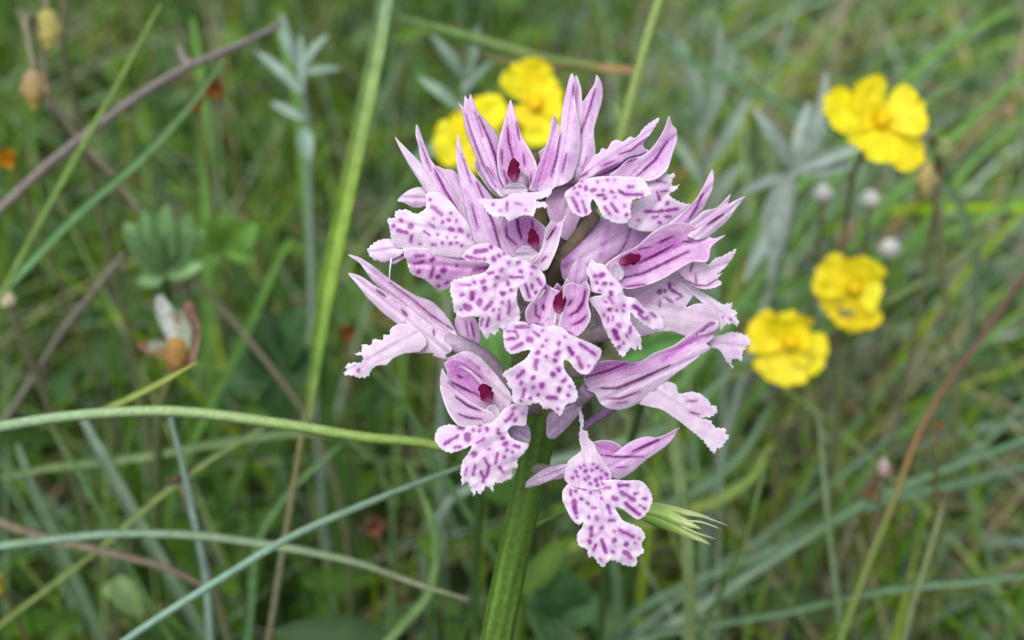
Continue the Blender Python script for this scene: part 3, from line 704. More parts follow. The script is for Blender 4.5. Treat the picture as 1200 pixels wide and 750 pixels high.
sheet(f, 'lip', [(500,226),(512,224),(526,234),(541,252),(550,264),(556,280),(560,294),(545,302),(522,301),(500,297.5),(476,294),(461,286),(456.5,268),(454.5,256),(463,255),(463,248.5),(476,245.5),(489,250.5),(498,245)], 92, (530,275), gx=.08, cb=-9, ca=-4, mat=M_LIP, jag=.7,
      spots=[(461.3,264.7,2.2),(481.3,265.3,3),(466,270,476.7,272.7,2.3),(482.7,276,481.3,283.3,2),(470,258.7,1.7),(492,286,1.6),(506,286.5,511,287,1.4),(518.7,285.3,1.7),(528,285.3,2),(535.3,284.7,1.7),(541,288,1.3),(518.7,260,2),(526,258,2.4),(534.7,258.7,2),(528.7,268.7,2.8),(540,270,2.6),(497,270.7,502.7,275.3,1.3),(513,275,1.4),(506.7,242,517.3,251.3,2.4),(504,234,1.6),(528,250,1.8),(508,256,1.5),(524,279,1.2),(534,278,1.2),(549,277,1.3),(503,262,509,266,1.1)])
sheet(f, 'lip', [(472,293),(477,307),(482,321),(497,327.5),(507,335),(514.7,341),(526.7,337),(533,329),(553,325.5),(573,318),(580,308),(562,300),(540,297),(500,291)], 84, (520,305), gy=-.25, cb=-4, mat=M_PINK, jag=.7,
      spots=[(486.7,300,496,299.5,1.8),(485.3,310,496,306.7,1.8),(490.7,318,2.4),(506.7,304,2.8),(508,312.7,504.7,324,2),(520,316.7,3.6),(513.3,324,2.4),(521,332,525,330.5,1.5),(514,335.3,1.7),(556,316,573.3,314.7,2.4),(535,312,1.5)], tints=[(533,319,542,317,6,.6)])
sheet(f, 'lip', [(430.5,295),(436,286),(447,280.5),(463,281),(474,291),(472,296),(462,304),(452,307.5),(433,299.5)], 80, (470,290), gx=.15, cb=-5, mat=M_LIP, jag=.9, tints=[(445,295,462,300,4,.4)])
sheet(f, 'petal', [(455,305),(462,296),(473,292),(478,298),(470,305),(460,310)], 74, mat=M_MAUVE, tint0=.5)  # no petal: mauve sheet standing in for the purple shade beneath the lobe
ovary(f, 'thread', [(459, 302, 80), (457, 315, 82), (456, 330, 80)], (1.1, .5), (lin(235, 225, 238), lin(225, 210, 225)))

# ---- lowest flower, lip hanging free
f = flower(695, 562, 80)
ovary(f, 'ovary', [(690, 556, 66), (668, 556, 40), (622, 548, -46)], (9, 8))
sheet(f, 'sepal', [(694,519),(706,516),(721,518.5),(730,524.5),(745,533),(758,537),(745,540),(720,540),(704,536)], 72, (700,530), gx=-.25, cb=6, mat=M_PINK, tints=[(705,524,730,532,9,.6)])
sheet(f, 'sepal', [(700,532),(716,533),(729,524.5),(738,518),(757,511.5),(771,512),(781,508.5),(797,501),(792,508.5),(784,520),(773,528.5),(757,539.5),(743,551.5),(723,562),(714,556),(706,544)], 80, (705,545), gx=-.25, cb=-6, mat=M_SEP,
      veins=[(741,529,761,520,773,515,1.9),(703,532.7,723,535.5,754,535,1.5),(722,548,736,547,.8)], tints=[(740,530,785,509,8,.6),(710,535,750,536,6,.5)])
sheet(f, 'sepal', [(664,544),(650,545.5),(637,549.5),(626,557),(617,565),(615.5,571),(627,570),(647,563.5),(665,558)], 66, (660,550), gx=.2, cb=-6, mat=M_MAUVE, tint0=0)
sheet(f, 'petal', [(679,480),(683,486),(684,496),(683,504),(688,505),(690,514),(695,518),(701,530),(710,543),(717,557),(714,568),(700,574),(684,573),(672,570),(662,563),(661,553),(666,540),(676,532),(681,528),(679,516),(680,500)], 88, (690,550), cb=-7, gy=.15, mat=M_LIP, jag=.7,
      spots=[(675,553,1.9),(680,548,1.7),(677,558,1.6),(684,545,1.4),(686,552,1.8),(690,559,2),(694,551,1.7),(700,548,1.9),(705,552,2),(710,556,2.1),(712,562,1.8),(704,560,2),(698,563,2.2),(692,567,2),(686,562,1.6),(707,566,1.8),(700,569,1.9),(671,560,1.3),(695,544,1.2)], halo=.6, tints=[(684,558,706,560,10,.45)])
sheet(f, 'lip', [(680,568),(667,566.5),(660,574),(659,585),(664.5,598.5),(672,611),(679,615.5),(683.5,611),(682,618),(677,624),(676,631),(678.5,639),(688,644),(690,653.5),(696,652.5),(700,659),(708,665),(713,658),(720,657),(732,663),(745,663.5),(747,653),(755.5,646),(752,640),(756,629),(752,620),(741,614.5),(731,610.5),(725,602.5),(721,594.5),(728,596),(739,604),(748,609),(755,605),(761,597),(764.5,581),(760,572),(752,564),(735,563),(718,562),(700,564)], 92, (700,568), gy=.05, cb=-9, ca=-5, mat=M_LIP, jag=.7, rip=4.5,
      spots=[(668.7,575,669,581,1.3),(674.7,575.3,2.2),(679,570.7,2),(672.7,587,674.7,601,2.9),(676,606,1.5),(681,585,2),(689,590,1.9),(694,595,698,595,1.8),(690,606,2),(699,607,3),(712,592,714.7,601,1.9),(720,584,3.3),(705,584,1.5),(707,571.7,715,571.7,1.7),(725,569,736,569,1.8),(728,577,743,586,2.4),(733,590,749,603,2.2),(744,578.5,748,577.5,1.4),(752,584.5,757,584.5,1.3),(750,592,756,596,1.3),(714,610,720,610,1.6),(720,622.4,2.2),(704.7,619,1.9),(693,618.7,693,628,2.4),(690.7,634.7,2.4),(698,639,696,645,1.7),(705,633,710,646.7,2.2),(720,633,2.8),(718,646.7,2.3),(726,621,742,629,2.2),(734,638,2.8),(732,646.7,738.7,653,2.7),(749,631,1.6),(744,636,1.4),(704,656,1.7),(685,573,2),(692,577,1.6),(703,577,1.4)])

# ---- brownish bracts wrapped round the axis between the blossoms
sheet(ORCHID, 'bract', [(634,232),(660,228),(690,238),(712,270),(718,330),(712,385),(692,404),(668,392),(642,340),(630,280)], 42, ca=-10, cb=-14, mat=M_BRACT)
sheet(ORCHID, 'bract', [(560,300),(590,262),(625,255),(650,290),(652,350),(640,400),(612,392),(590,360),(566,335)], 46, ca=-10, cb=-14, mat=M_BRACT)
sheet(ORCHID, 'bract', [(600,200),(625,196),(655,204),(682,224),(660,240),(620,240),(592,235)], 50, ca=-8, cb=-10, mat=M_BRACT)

# ------------------------------------------------------------------ plants around the orchid
GRND = Vector((0, 0, 0))
def spline3(pts, n=6):
    return [Vector(p) for p in crom([tuple(p) for p in pts], n=n)]

def to_ground(C, drift=0.35):
    """carry a stalk on from its last point down to the soil"""
    q, t = C[-1], (C[-1] - C[-2]).normalized()
    h = Vector((t.x, t.y, 0)) * (q.z * drift)
    g = Vector((q.x, q.y, -0.004)) + h
    k = max(0.012, q.z * 0.3)
    b = q + t * k; b.z = max(b.z, 0.01)
    return [b, b.lerp(g, .55) + Vector((0, 0, -.004)), g]

def traced(pts, root):
    """points (px,py,depth) seen in the picture; root: 'e' end goes to the soil, 's' start does, '' none"""
    W = [at(*p) for p in pts]
    if root == 's': W = W[::-1]
    if root: W = W + to_ground(W)
    return spline3(W)

def stalk(name, pts, wpx, cols, label, cat='grass', root='e', group=None, flat=True, tip=0.25, fold=.5, parent=None, butt=1.0, mat=None):
    """one long blade or stem; wpx = width as seen in the picture"""
    C = traced(pts, root); n = len(C)
    d0 = sum(p[2] for p in pts) / len(pts)
    w = wpx * d0 * KW / 1200
    if root == 's': cols = cols[::-1]
    prof = [w * (tip + (1 - tip) * min(1, (i / (n - 1)) / .3) ** .8) * (1 if i < n * .7 else 1 + (butt - 1) * (i / n - .7) / .3) for i in range(n)]
    cc = ramp(cols, n)
    b = C[-1].copy() if root else C[0].copy()
    if flat:
        V, F, CC = ribbon_data(C, prof, (-FWD + Vector((R.uniform(-.5, .5), 0, R.uniform(0, .6)))).normalized(), fold, cc, R.uniform(-.5, .5))
        V2 = []
        # thickness of the blade
        n1 = len(V); nrm = [Vector((0, 0, 0)) for _ in V]
        for f_ in F:
            q = (V[f_[1]] - V[f_[0]]).cross(V[f_[2]] - V[f_[0]])
            for k in f_: nrm[k] += q
        V2 = [v - q.normalized() * 0.00022 if q.length > 0 else v for v, q in zip(V, nrm)]
        V = V + V2; F = F + [tuple(k + n1 for k in f_[::-1]) for f_ in F]; CC = CC + CC
    else:
        V, F, CC = tube_data(C, [p / 2 for p in prof], 8, .05, cc)
    if parent is not None: return link(name, mesh(name, V, F, CC), mat or M_STEM, parent)
    V = [v - b for v in V]
    o = link(name, mesh(name, V, F, CC), mat or (M_LEAF if flat else M_STEM)); o.location = b
    tag(o, label, cat, group)
    return o

g = lambda *a: lin(*a)
LIME, LIME2 = g(128, 158, 62), g(104, 140, 60)
GRN, GRN2, DGRN = g(92, 126, 76), g(76, 110, 58), g(52, 82, 42)
BLUE, BLUE2 = g(116, 144, 120), g(98, 130, 100)
SILV = g(136, 156, 138)
TAN, TAN2, GREYB = g(150, 134, 104), g(170, 150, 116), g(132, 122, 118)
REDB, ORNG = g(98, 72, 64), g(150, 96, 50)

# -- singled-out blades and stems
limeC = traced([(366,455,.225),(356,500,.228),(346,560,.232),(334,630,.236),(322,705,.24)], 'e')
LIMEP = empty('tall_grass', limeC[-1]); tag(LIMEP, 'broad lime green grass blade on a thin straw coloured stalk beside the orchid', 'grass')
stalk('blade', [(362,492,.2255),(370,425,.225),(384,335,.225),(402,245,.226),(422,150,.227),(440,60,.228),(456,-40,.23),(470,-120,.234)], 18.5, [g(124,136,76), LIME2, LIME, LIME, g(132,160,84), g(130,158,96), BLUE, BLUE], '', root='', tip=.4, fold=.7, parent=LIMEP, mat=M_LEAF)
stalk('stalk', [(366,455,.2262),(356,500,.228),(346,560,.232),(334,630,.236),(322,705,.24)], 8, [g(136,138,90), g(128,128,94), g(124,120,94), g(118,116,84)], '', root='e', flat=False, tip=.8, parent=LIMEP)
stalk('grass_stalk', [(530,528,.184),(505,521,.184),(430,513,.186),(330,497,.188),(200,482,.19),(80,488,.192),(-30,506,.194),(-120,530,.2)], 12.5, [g(126,158,72), g(132,160,78), g(150,176,120), g(142,172,138), g(120,150,104), g(120,150,104)], 'pale green jointed grass stem lying almost level, ending behind the spotted lips', root='e', flat=False, tip=.75)
stalk('grass_shoot', [(230,425,.187),(195,445,.189),(150,468,.191),(110,484,.1935),(70,488,.195)], 8, [g(150,160,80), g(136,156,80), g(140,160,100)], 'short yellowish leaf branching off the level jointed grass stem', root='', tip=.2)
TW = stalk('dry_twig', [(330,28,.275),(290,48,.272),(205,86,.268),(108,152,.264),(60,190,.262),(0,245,.26),(-60,300,.26)], 10, [g(126,120,118), GREYB, g(140,132,128), g(122,110,108)], 'grey brown dry twig slanting through the grass', 'twig', flat=False, tip=.6, mat=M_DRY)
V, F, CC = tube_data(spline3([at(222,78,.2688) - TW.location, at(214,66,.268) - TW.location, at(210,54,.267) - TW.location]), rads(13, .0011, .0005), 6, 0, ramp([g(150,142,134), g(160,150,140)], 13))
link('spur', mesh('spur', V, F, CC), M_DRY).parent = TW
stalk('grass_shoot', [(188,5,.245),(140,95,.245),(95,175,.246),(45,265,.247),(5,340,.248)], 8, [g(120,146,74), g(110,140,66), g(120,140,74)], 'narrow yellow green blade crossing the dry twig', tip=.4)
stalk('grass_shoot', [(262,70,.258),(225,120,.258),(165,185,.257),(90,250,.256),(20,322,.255)], 11, [GRN, g(96,140,86), g(98,142,80)], 'mid green blade slanting below the dry twig', tip=.3)
stalk('grass_stalk', [(22,10,.27),(45,90,.27),(88,158,.272),(130,205,.275),(172,258,.278)], 7, [g(120,110,92), g(130,126,100), g(110,100,80)], 'thin brownish stem crossing under the dry twig', flat=False, tip=.7)
stalk('grass_stalk', [(146,296,.27),(115,335,.27),(75,385,.272),(34,450,.275)], 8, [g(128,124,112), g(124,118,104)], 'grey straight stem below the trifoliate leaves', flat=False, tip=.7)
stalk('grass_shoot', [(548,702,.214),(500,688,.214),(420,660,.213),(330,641,.212),(220,627,.211),(130,626,.211),(40,635,.211),(-40,645,.212)], 9, [g(120,124,96), g(130,150,112), BLUE, g(124,152,122), BLUE2], 'pale blue green blade arching low across the grass', tip=.3)
stalk('grass_shoot', [(560,540,.2),(500,562,.2),(430,590,.2),(340,630,.201),(260,678,.202),(160,742,.203),(100,785,.204)], 8.5, [BLUE2, BLUE, g(128,160,142), BLUE, BLUE2], 'straight blue green blade rising diagonally towards the orchid stem', tip=.3)
stalk('grass_shoot', [(245,690,.236),(200,668,.236),(130,648,.236),(60,632,.236),(0,612,.236),(-50,595,.236)], 9, [g(112,104,84), g(128,122,100), g(116,110,90)], 'dull brown withered blade under the arching blue green blade', tip=.4, mat=M_DRY)
stalk('grass_shoot', [(199,485,.222),(214,545,.222),(228,610,.223),(240,670,.224),(247,760,.225)], 8, [g(126,150,140), g(120,146,134), BLUE2], 'thin bluish blade standing upright across the arching blade', tip=.4)
GG = 'slanting grass blades in the undergrowth'
thin = [([(58,498,.25),(90,550,.25),(125,615,.252),(158,675,.255)],6,[GRN,GRN2]),([(310,500,.238),(245,540,.238),(190,580,.24),(130,632,.242)],6.5,[g(130,146,92),g(124,146,72)]),
        ([(95,488,.27),(115,525,.27),(134,560,.272)],14,[SILV,GRN]),([(20,520,.275),(38,570,.275),(60,620,.278)],15,[g(116,140,112),GRN]),
        ([(400,520,.262),(340,575,.262),(302,630,.264),(292,720,.268)],10,[GRN,g(86,126,84)]),([(470,20,.3),(560,45,.3),(640,68,.3),(700,78,.302)],9,[g(110,140,80),g(126,140,80)]),
        ([(960,490,.26),(966,560,.262),(972,620,.265)],6,[g(130,150,112),GRN]),([(905,520,.3),(880,560,.3),(842,585,.302),(800,600,.305)],13,[g(112,134,66),g(120,140,62)]),
        ([(900,530,.25),(884,590,.25),(868,645,.252),(842,700,.255)],7,[g(104,130,70),g(96,126,70)]),([(1120,100,.34),(1040,150,.34),(940,260,.335),(890,330,.335)],14,[g(96,136,70),g(90,130,64)]),
        ([(1160,270,.3),(1110,310,.3),(1060,340,.302),(1000,372,.305)],9,[g(126,146,84),g(110,140,76)]),([(1105,590,.255),(1090,640,.255),(1070,700,.257),(1055,760,.26)],8,[g(126,142,92),g(120,142,90)]),
        ([(0,560,.27),(60,548,.27),(130,540,.272)],10,[g(110,130,82),g(106,140,92)]),([(420,420,.255),(470,470,.257),(510,540,.26)],7,[GRN2,GRN])]
THINL = ['thin green blade sloping down from the level jointed stem to the arching blade', 'thin yellowish blade crossing the thin bluish upright one', 'short silvery blade just under the joint of the level stem', 'wide grey green blade tilted below the level jointed stem', 'green blade bending beside the straw coloured stalk of the lime grass', 'olive blade reaching from the lime grass to the tan withered one', 'thin pale blade below the rock rose that touches the fringed lip', 'yellow green blade pointing at the bristly spikelet', 'narrow green blade rising beyond the spikelet bristles', 'wide green blade passing behind the white buds', 'pale yellowish blade pointing at the middle rock rose', 'short upright pale blade beyond the lime part of the reddish stem', 'level yellowish green blade under the wide grey green one', 'thin dark green blade between lime grass and the profile orchid flower']
for (p, w, c), lb in zip(thin, THINL): stalk('grass_shoot', p, w, c, lb, group=GG, tip=.3, root='' if lb.startswith('olive') else 'e')
stalk('grass_shoot', [(478,545,.238),(500,590,.238),(512,640,.238),(503,695,.239),(470,735,.241)], 10, [g(100,136,76), g(116,148,88), g(92,126,70)], 'green blade curving like a bow beside the orchid stem', tip=.3)
stalk('grass_stalk', [(1225,285,.262),(1185,345,.262),(1140,410,.262),(1102,462,.262),(1075,512,.262),(1050,580,.262),(1020,655,.263),(985,750,.265)], 8, [REDB, REDB, g(112,80,62), g(132,104,62), g(116,134,70), g(116,142,70), LIME2, LIME2], 'grass stem turning from reddish brown to orange to lime green', flat=False, tip=.8)
stalk('grass_stalk', [(776,-10,.226),(760,40,.226),(745,95,.226),(732,145,.226),(722,185,.227)], 14, [g(132,152,84), g(126,148,78), g(130,150,92)], 'olive green stem with a joint rising behind the flower head', flat=False, tip=.9)
stalk('grass_shoot', [(720,118,.228),(726,140,.227),(730,165,.227)], 13, [g(120,144,88), g(136,156,104)], 'short leaf sheath hugging the olive green jointed stem', tip=.2)
stalk('withered_grass', [(540,62,.305),(600,72,.304),(640,76,.303),(700,80,.302),(748,84,.302)], 11, [g(120,128,74), g(140,132,84), g(160,136,92), g(150,124,84)], 'tan withered blade lying level behind the upright sepals', tip=.5, root='', mat=M_DRY)
BG = 'sweeping bluish blades beyond the orchid'
BL = ['widest bluish blade, sweeping down past the dry brown blossom', 'pale bluish blade just under the widest sweeping one', 'bluish blade lying almost level, lowest of the sweeping ones', 'narrow bluish blade crossing beside the dark red bud', 'broad bluish blade running down behind the bristly spikelet', 'bluish blade crossing the orange part of the reddish stem', 'broad bluish blade behind the fringed side lip of the orchid', 'short bluish blade curving from the top of the olive stem']
for lb, (p, w) in zip(BL, [([(1240,500,.29),(1120,545,.29),(1010,590,.29),(930,640,.292),(820,712,.295)],16),([(1240,535,.3),(1130,566,.3),(1030,590,.3),(920,640,.3)],15),([(1240,668,.27),(1150,680,.27),(1040,690,.272),(920,716,.275)],14),
             ([(1060,500,.31),(1000,545,.31),(930,600,.312),(860,655,.315)],11),([(905,470,.31),(870,530,.31),(820,570,.312),(760,600,.315)],17),([(1230,440,.34),(1150,520,.34),(1080,560,.34),(960,610,.345)],14),
             ([(860,430,.3),(820,470,.3),(780,500,.302),(720,520,.305)],16),([(765,30,.3),(800,66,.3),(850,92,.302)],13)]):
    stalk('grass_shoot', p, w * .72, [BLUE2, g(92,124,84), SILV, BLUE2][:R.choice((2, 3, 4))], lb, group=BG, tip=.3)
LGG = 'leaning fresh green blades'
LG = ['long fresh green blade leaning past the large rock rose', 'slim green blade leaning above the third white bud', 'green blade leaning behind the round green bud', 'tall green blade leaning highest above the large rock rose', 'green blade leaning over the reddish part of the orange stem', 'green blade upright between dry twig and silvery herb', 'wide green blade upright beside the wilted orange blossoms', 'small green blade in the dark gap beside the lime grass']
for lb, (p, w) in zip(LG, [([(1230,60,.36),(1130,150,.36),(1050,230,.36),(960,330,.362)],13),([(1210,130,.34),(1140,190,.34),(1080,270,.342),(1020,330,.345)],10),([(1230,215,.35),(1150,255,.35),(1060,290,.352)],12),([(1190,10,.37),(1100,60,.37),(1010,150,.372)],13),
             ([(1220,350,.33),(1150,400,.33),(1090,470,.332)],11),([(320,20,.33),(345,100,.33),(355,200,.332)],12),([(225,20,.34),(238,120,.34),(240,220,.342)],15),([(340,280,.3),(320,318,.3),(296,372,.302)],10)]):
    stalk('grass_shoot', p, w, [g(104,148,66), g(92,134,60)], lb, group=LGG, tip=.3)

# -- oat-like spikelet poking out from behind the hanging lip
def spikelet():
    P0 = (700, 596, .1665)
    root = empty('grass_spikelet', at(590, 640, .19)); tag(root, 'pale green bristly grass spikelet poking out beside the lowest spotted lip', 'spikelet')
    def rib(name, pts, w, cols, tip=.02):
        C = spline3([at(*p) for p in pts], 5); n = len(C); ww = w * .168 * KW / 1200
        pr = [ww * (tip + (1 - tip) * math.sin(math.pi * (.22 + .78 * i / (n - 1))) ** .9) for i in range(n)]
        V, F, CC = ribbon_data(C, pr, (-FWD).normalized(), -.55, ramp(cols, n)); link(name, mesh(name, V, F, CC), M_LEAF, root)
    C = spline3([at(590,640,.19), at(640,610,.18), at(700,596,.1685), at(752,598,.168)]); n = len(C)
    V, F, CC = tube_data(C, rads(n, 2.2 * U, 2.8 * U), 8, 0, ramp([g(120,150,80), g(130,160,84)], n)); link('stalk', mesh('stalk', V, F, CC), M_STEM, root)
    A, B = g(150,176,104), g(190,200,150)
    rib('glume', [(742,592,.1675),(765,594,.167),(800,600,.1665),(832,606,.1665)], 10, [A, g(160,182,110), B])
    rib('glume', [(745,600,.1665),(770,608,.166),(800,622,.166),(832,638,.166)], 15, [g(110,150,60), g(130,164,80), g(180,194,130)])
    rib('glume', [(748,597,.1662),(775,602,.1657),(800,612,.1657),(822,620,.166)], 14, [g(126,162,76), g(150,178,100), B])
    rib('glume', [(750,604,.167),(770,612,.1668),(792,620,.1668),(805,626,.167)], 12, [g(100,140,56), g(120,156,74)])
    for q in [[(800,602,.1665),(825,606,.166),(853,616,.166)],[(800,610,.166),(822,612,.1655),(845,620,.1655)],[(795,615,.166),(815,624,.1655),(840,632,.1655)]]:
        rib('bristle', q, 2.2, [g(176,190,130), g(200,200,170)], .05)
spikelet()

# -- yellow rock-rose flowers
def blob_data(c, rx, ry, rz, ax=None, nu=10, nv_=7, col=(1, 1, 1), col2=None, lump=0.0, sd_=0):
    """egg shape along ax"""
    ax = (ax or Vector((0, 0, 1))).normalized(); u = ax.orthogonal().normalized(); v = ax.cross(u); V, F, CC = [], [], []
    col2 = col2 or col
    for j in range(nv_ + 1):
        ph = math.pi * j / nv_
        for i in range(nu):
            th = 2 * math.pi * i / nu
            k = 1 + lump * noise.noise((j * 1.3, math.cos(th) * 1.5 + sd_, math.sin(th) * 1.5))
            V.append(Vector(c) + u * (rx * k * math.sin(ph) * math.cos(th)) + v * (ry * k * math.sin(ph) * math.sin(th)) - ax * (rz * math.cos(ph) * (1.0 + .25 * (math.cos(ph) < 0))))
            t = j / nv_; CC.append(tuple(np.array(col) * (1 - t) + np.array(col2) * t))
    for j in range(nv_):
        for i in range(nu):
            a, b = j * nu + i, j * nu + (i + 1) % nu; F.append((a, b, b + nu, a + nu))
    return V, F, CC

def petal_data(c, tip, wid, nrm, cup, col_in, col_out, crumple, sd_, n=12, K=11):
    """one broad crumpled petal from the flower's centre to its outer edge"""
    L = tip - c; s = L.cross(nrm).normalized(); up = s.cross(L).normalized()
    V, F, CC = [], [], []
    for i in range(n):
        t = i / (n - 1)
        w = wid * (0.16 + 0.84 * math.sin(min(1, t * 1.25) * math.pi / 2) ** 1.1) * (1 if t < .75 else math.sqrt(max(0.0, 1 - ((t - .75) / .30) ** 2)) )
        for k in range(K):
            a = 2 * k / (K - 1) - 1
            cr = crumple * L.length * (noise.noise((a * 2.2 + sd_, t * 3.0, sd_ * 2.1)) + .5 * noise.noise((a * 6 + sd_, t * 4, 5.0)))
            V.append(c + L * (t - .06 * a * a * t + .09 * t * noise.noise((a * 2.6, sd_, 2)) + .05 * t * noise.noise((a * 8, sd_, 7))) + s * (a * w / 2) + up * (cup * L.length * (t * t * .7 + .5 * a * a * t) + cr * t))
            q = max(0, 1 - t * 2.1); CC.append(tuple(np.array(col_out) * (1 - q) + np.array(col_in) * q))
    for i in range(n - 1):
        for k in range(K - 1):
            a = i * K + k; F.append((a, a + 1, a + K + 1, a + K))
    return V, F, CC

YEL, YIN = (0.95, 0.82, 0.015), (0.93, 0.74, 0.010)
def rock_rose(cx, cy, d, petals, label, facing=(0, 0, 0), root=(0, 0)):
    c = at(cx, cy, d); k = d * KW / 1200
    nrm = (-FWD * 1.0 + Vector(facing)).normalized()
    gp = Vector((c.x + root[0], c.y + root[1] + .02, -.003))
    o = empty('rock_rose', gp); tag(o, label, 'flower', 'yellow rock roses in the grass')
    for i, (tx, ty, w, cup) in enumerate(petals):
        tp = at(cx + (tx - cx) * R.uniform(.86, 1.02), cy + (ty - cy) * R.uniform(.86, 1.02), d + R.uniform(-.004, .003))
        V, F, CC = petal_data(c - nrm * .0008 * (i % 2), tp, w * k, nrm, cup, YIN, (YEL[0] * R.uniform(.93, 1.03), YEL[1] * R.uniform(.92, 1.05), YEL[2]), .17, i * 3.7 + cx)
        link('petal', mesh('petal', V, F, CC), M_YEL, o)
    V, F, CC = blob_data(c + nrm * .0012, .0015, .0015, .0010, nrm, 14, 8, g(244,206,14), g(248,216,24), .9, cx); link('stamens', mesh('stamens', V, F, CC), M_YEL, o)
    C = spline3([gp, gp.lerp(c, .5) + Vector((.004, -.004, 0)), c - nrm * .006, c - nrm * .001]); n = len(C)
    V, F, CC = tube_data(C, rads(n, .0007, .0006), 6, 0, ramp([g(110,120,76), g(120,110,84)], n)); link('stem', mesh('stem', V, F, CC), M_STEM, o)
    for a in (0.3, 2.4, 4.5):
        u = nrm.orthogonal().normalized(); v = nrm.cross(u); dr = u * math.cos(a) + v * math.sin(a)
        V, F, CC = petal_data(c - nrm * .002, c - nrm * .002 + dr * .006, .004, nrm, .2, g(120,130,70), g(130,130,80), .02, a, 6, 5); link('sepal', mesh('sepal', V, F, CC), M_LEAF, o)
    return o
rock_rose(1032, 142, .272, [(962,126,58,.10),(1006,86,56,.12),(1090,122,66,.10),(1018,186,64,.05),(1082,196,52,-.05)], 'large yellow rock rose with a small bud hanging beneath', (0.1, 0, .35))
rock_rose(1001, 340, .30, [(958,312,56,.02),(1016,297,56,.02),(1038,340,54,.02),(962,362,52,.02),(1008,395,56,0)], 'yellow rock rose between two others, just below the white buds', (-.1, 0, .1))
rock_rose(925, 404, .292, [(874,380,56,.12),(926,358,56,.15),(972,420,54,.05),(908,452,66,.02),(955,386,40,.2)], 'yellow rock rose touching the fringed orchid lip', (-.1, 0, .5))
rock_rose(628, 122, .286, [(598,76,50,.1),(628,66,40,.15),(664,112,54,.1),(640,176,52,.0),(606,150,40,.05)], 'yellow rock rose standing highest behind the orchid sepals', (0, 0, .2))
rock_rose(562, 158, .278, [(500,172,58,.05),(530,134,50,.1),(584,112,50,.1),(600,170,50,.05),(545,204,58,0)], 'yellow rock rose half hidden behind the upright sepals', (-.2, 0, .2))
# stray orange and yellow wilting blossoms deeper in the grass
def wilted(px, py, d, r, c1, c2, label):
    c = at(px, py, d); k = d * KW / 1200 * r; gp = Vector((c.x + R.uniform(-.02, .02), c.y + .02, -.003))
    o = empty('wilted_blossom', gp); tag(o, label, 'blossom', 'small wilted blossoms')
    for i in range(5):
        a = i * 1.256 + px; dr = (RGT * math.cos(a) + UPV * math.sin(a) - FWD * .9).normalized()
        V, F, CC = petal_data(c, c + dr * k * 1.1, k * 1.1, -FWD, .5, c2, c1, .25, i + px, 7, 6); link('petal', mesh('petal', V, F, CC), M_DRY, o)
    C = spline3([gp, gp.lerp(c, .6) + Vector((.003, 0, 0)), c]); n = len(C)
    V, F, CC = tube_data(C, rads(n, .0006, .0005), 6, 0, ramp([GRN2, g(120,110,70)], n)); link('stem', mesh('stem', V, F, CC), M_STEM, o)
wilted(254, 106, .30, 24, g(166,118,62), g(150,84,36), 'larger wilted orange blossom beside the dry twig')
wilted(232, 122, .30, 17, g(166,110,56), g(150,84,36), 'smaller wilted orange blossom below its larger neighbour')
wilted(14, 188, .30, 20, g(206,160,30), g(170,110,20), 'small golden yellow blossom under the dry twig')
wilted(440, 616, .29, 20, g(140,100,76), g(120,84,60), 'rusty orange wilted blossom low beside the orchid stem')
wilted(1098, 498, .27, 9, g(176,130,70), g(140,90,40), 'tiny orange brown blossom on the orange and lime stem')
wilted(1018, 578, .29, 11, g(164,120,70), g(130,80,40), 'small brown dry blossom between the bluish blades')
wilted(408, 390, .32, 16, g(150,100,40), g(120,74,30), 'brownish orange blossom in the dark gap beside the lime blade')
wilted(-2, 680, .25, 26, g(196,190,50), g(150,150,50), 'pale yellow blossom low in the shaded grass')

# -- hanging buds
def bud(px, py, d, rx, ry, c1, c2, stem, label, name='flower_bud', ax=None, cat='bud', grp=None, tip=True):
    c = at(px, py, d); k = d * KW / 1200
    S = [at(*p) for p in stem] if stem else []
    ax = ax or -UPV
    if S: C = S + to_ground(S) if len(S) > 1 else S
    else: C = [c, c + Vector((.002, .004, -.03)), Vector((c.x + .004, c.y + .015, -.003))]
    C = [Vector(q) for q in crom([tuple(q) for q in C], n=6)]
    o = empty(name, C[-1]); tag(o, label, cat, grp)
    V, F, CC = blob_data(c, rx * k, rx * k * .9, ry * k, ax, 14, 10, c1, c2, .25, px); link('calyx', mesh('calyx', V, F, CC), M_DRY, o)
    # pointed tip and two narrow outer sepals
    if tip:
     V, F, CC = blob_data(c + ax * ry * k * .9, rx * k * .45, rx * k * .45, ry * k * .55, ax, 8, 6, c2, c2, .2, py); link('tip', mesh('tip', V, F, CC), M_DRY, o)
    for s in (-1, 1):
        b = c - ax * ry * k * .9; V, F, CC = petal_data(b, b + ax * ry * k * 1.3 + RGT * s * rx * k * 1.0 - FWD * .001, rx * k * .7, -FWD, -.15, c1, c1, .08, px + s, 7, 5); link('sepal', mesh('sepal', V, F, CC), M_LEAF, o)
    n = len(C); V, F, CC = tube_data(C, rads(n, .0006, .0009), 6, 0, ramp([g(130,126,100), g(110,120,80)], n)); link('stem', mesh('stem', V, F, CC), M_STEM, o)
bud(40, 100, .262, 15, 19, g(160,132,116), g(166,150,70), [(40,82,.262),(34,50,.262),(30,24,.263),(36,18,.265),(50,60,.268),(62,130,.272),(86,160,.28)], 'pinkish brown bud drooping from a hooked stem beside the dry twig')
bud(56, 30, .268, 15, 20, g(150,146,84), g(206,196,110), [(56,12,.268),(52,-20,.268),(66,-30,.27),(75,60,.276),(100,170,.29)], 'yellowish bud hanging above the pinkish brown bud')
bud(1085, 207, .275, 12, 18, g(176,160,104), g(150,140,84), [(1085,190,.275),(1082,165,.276),(1092,160,.28),(1100,260,.29)], 'straw yellow bud hanging below the large rock rose')
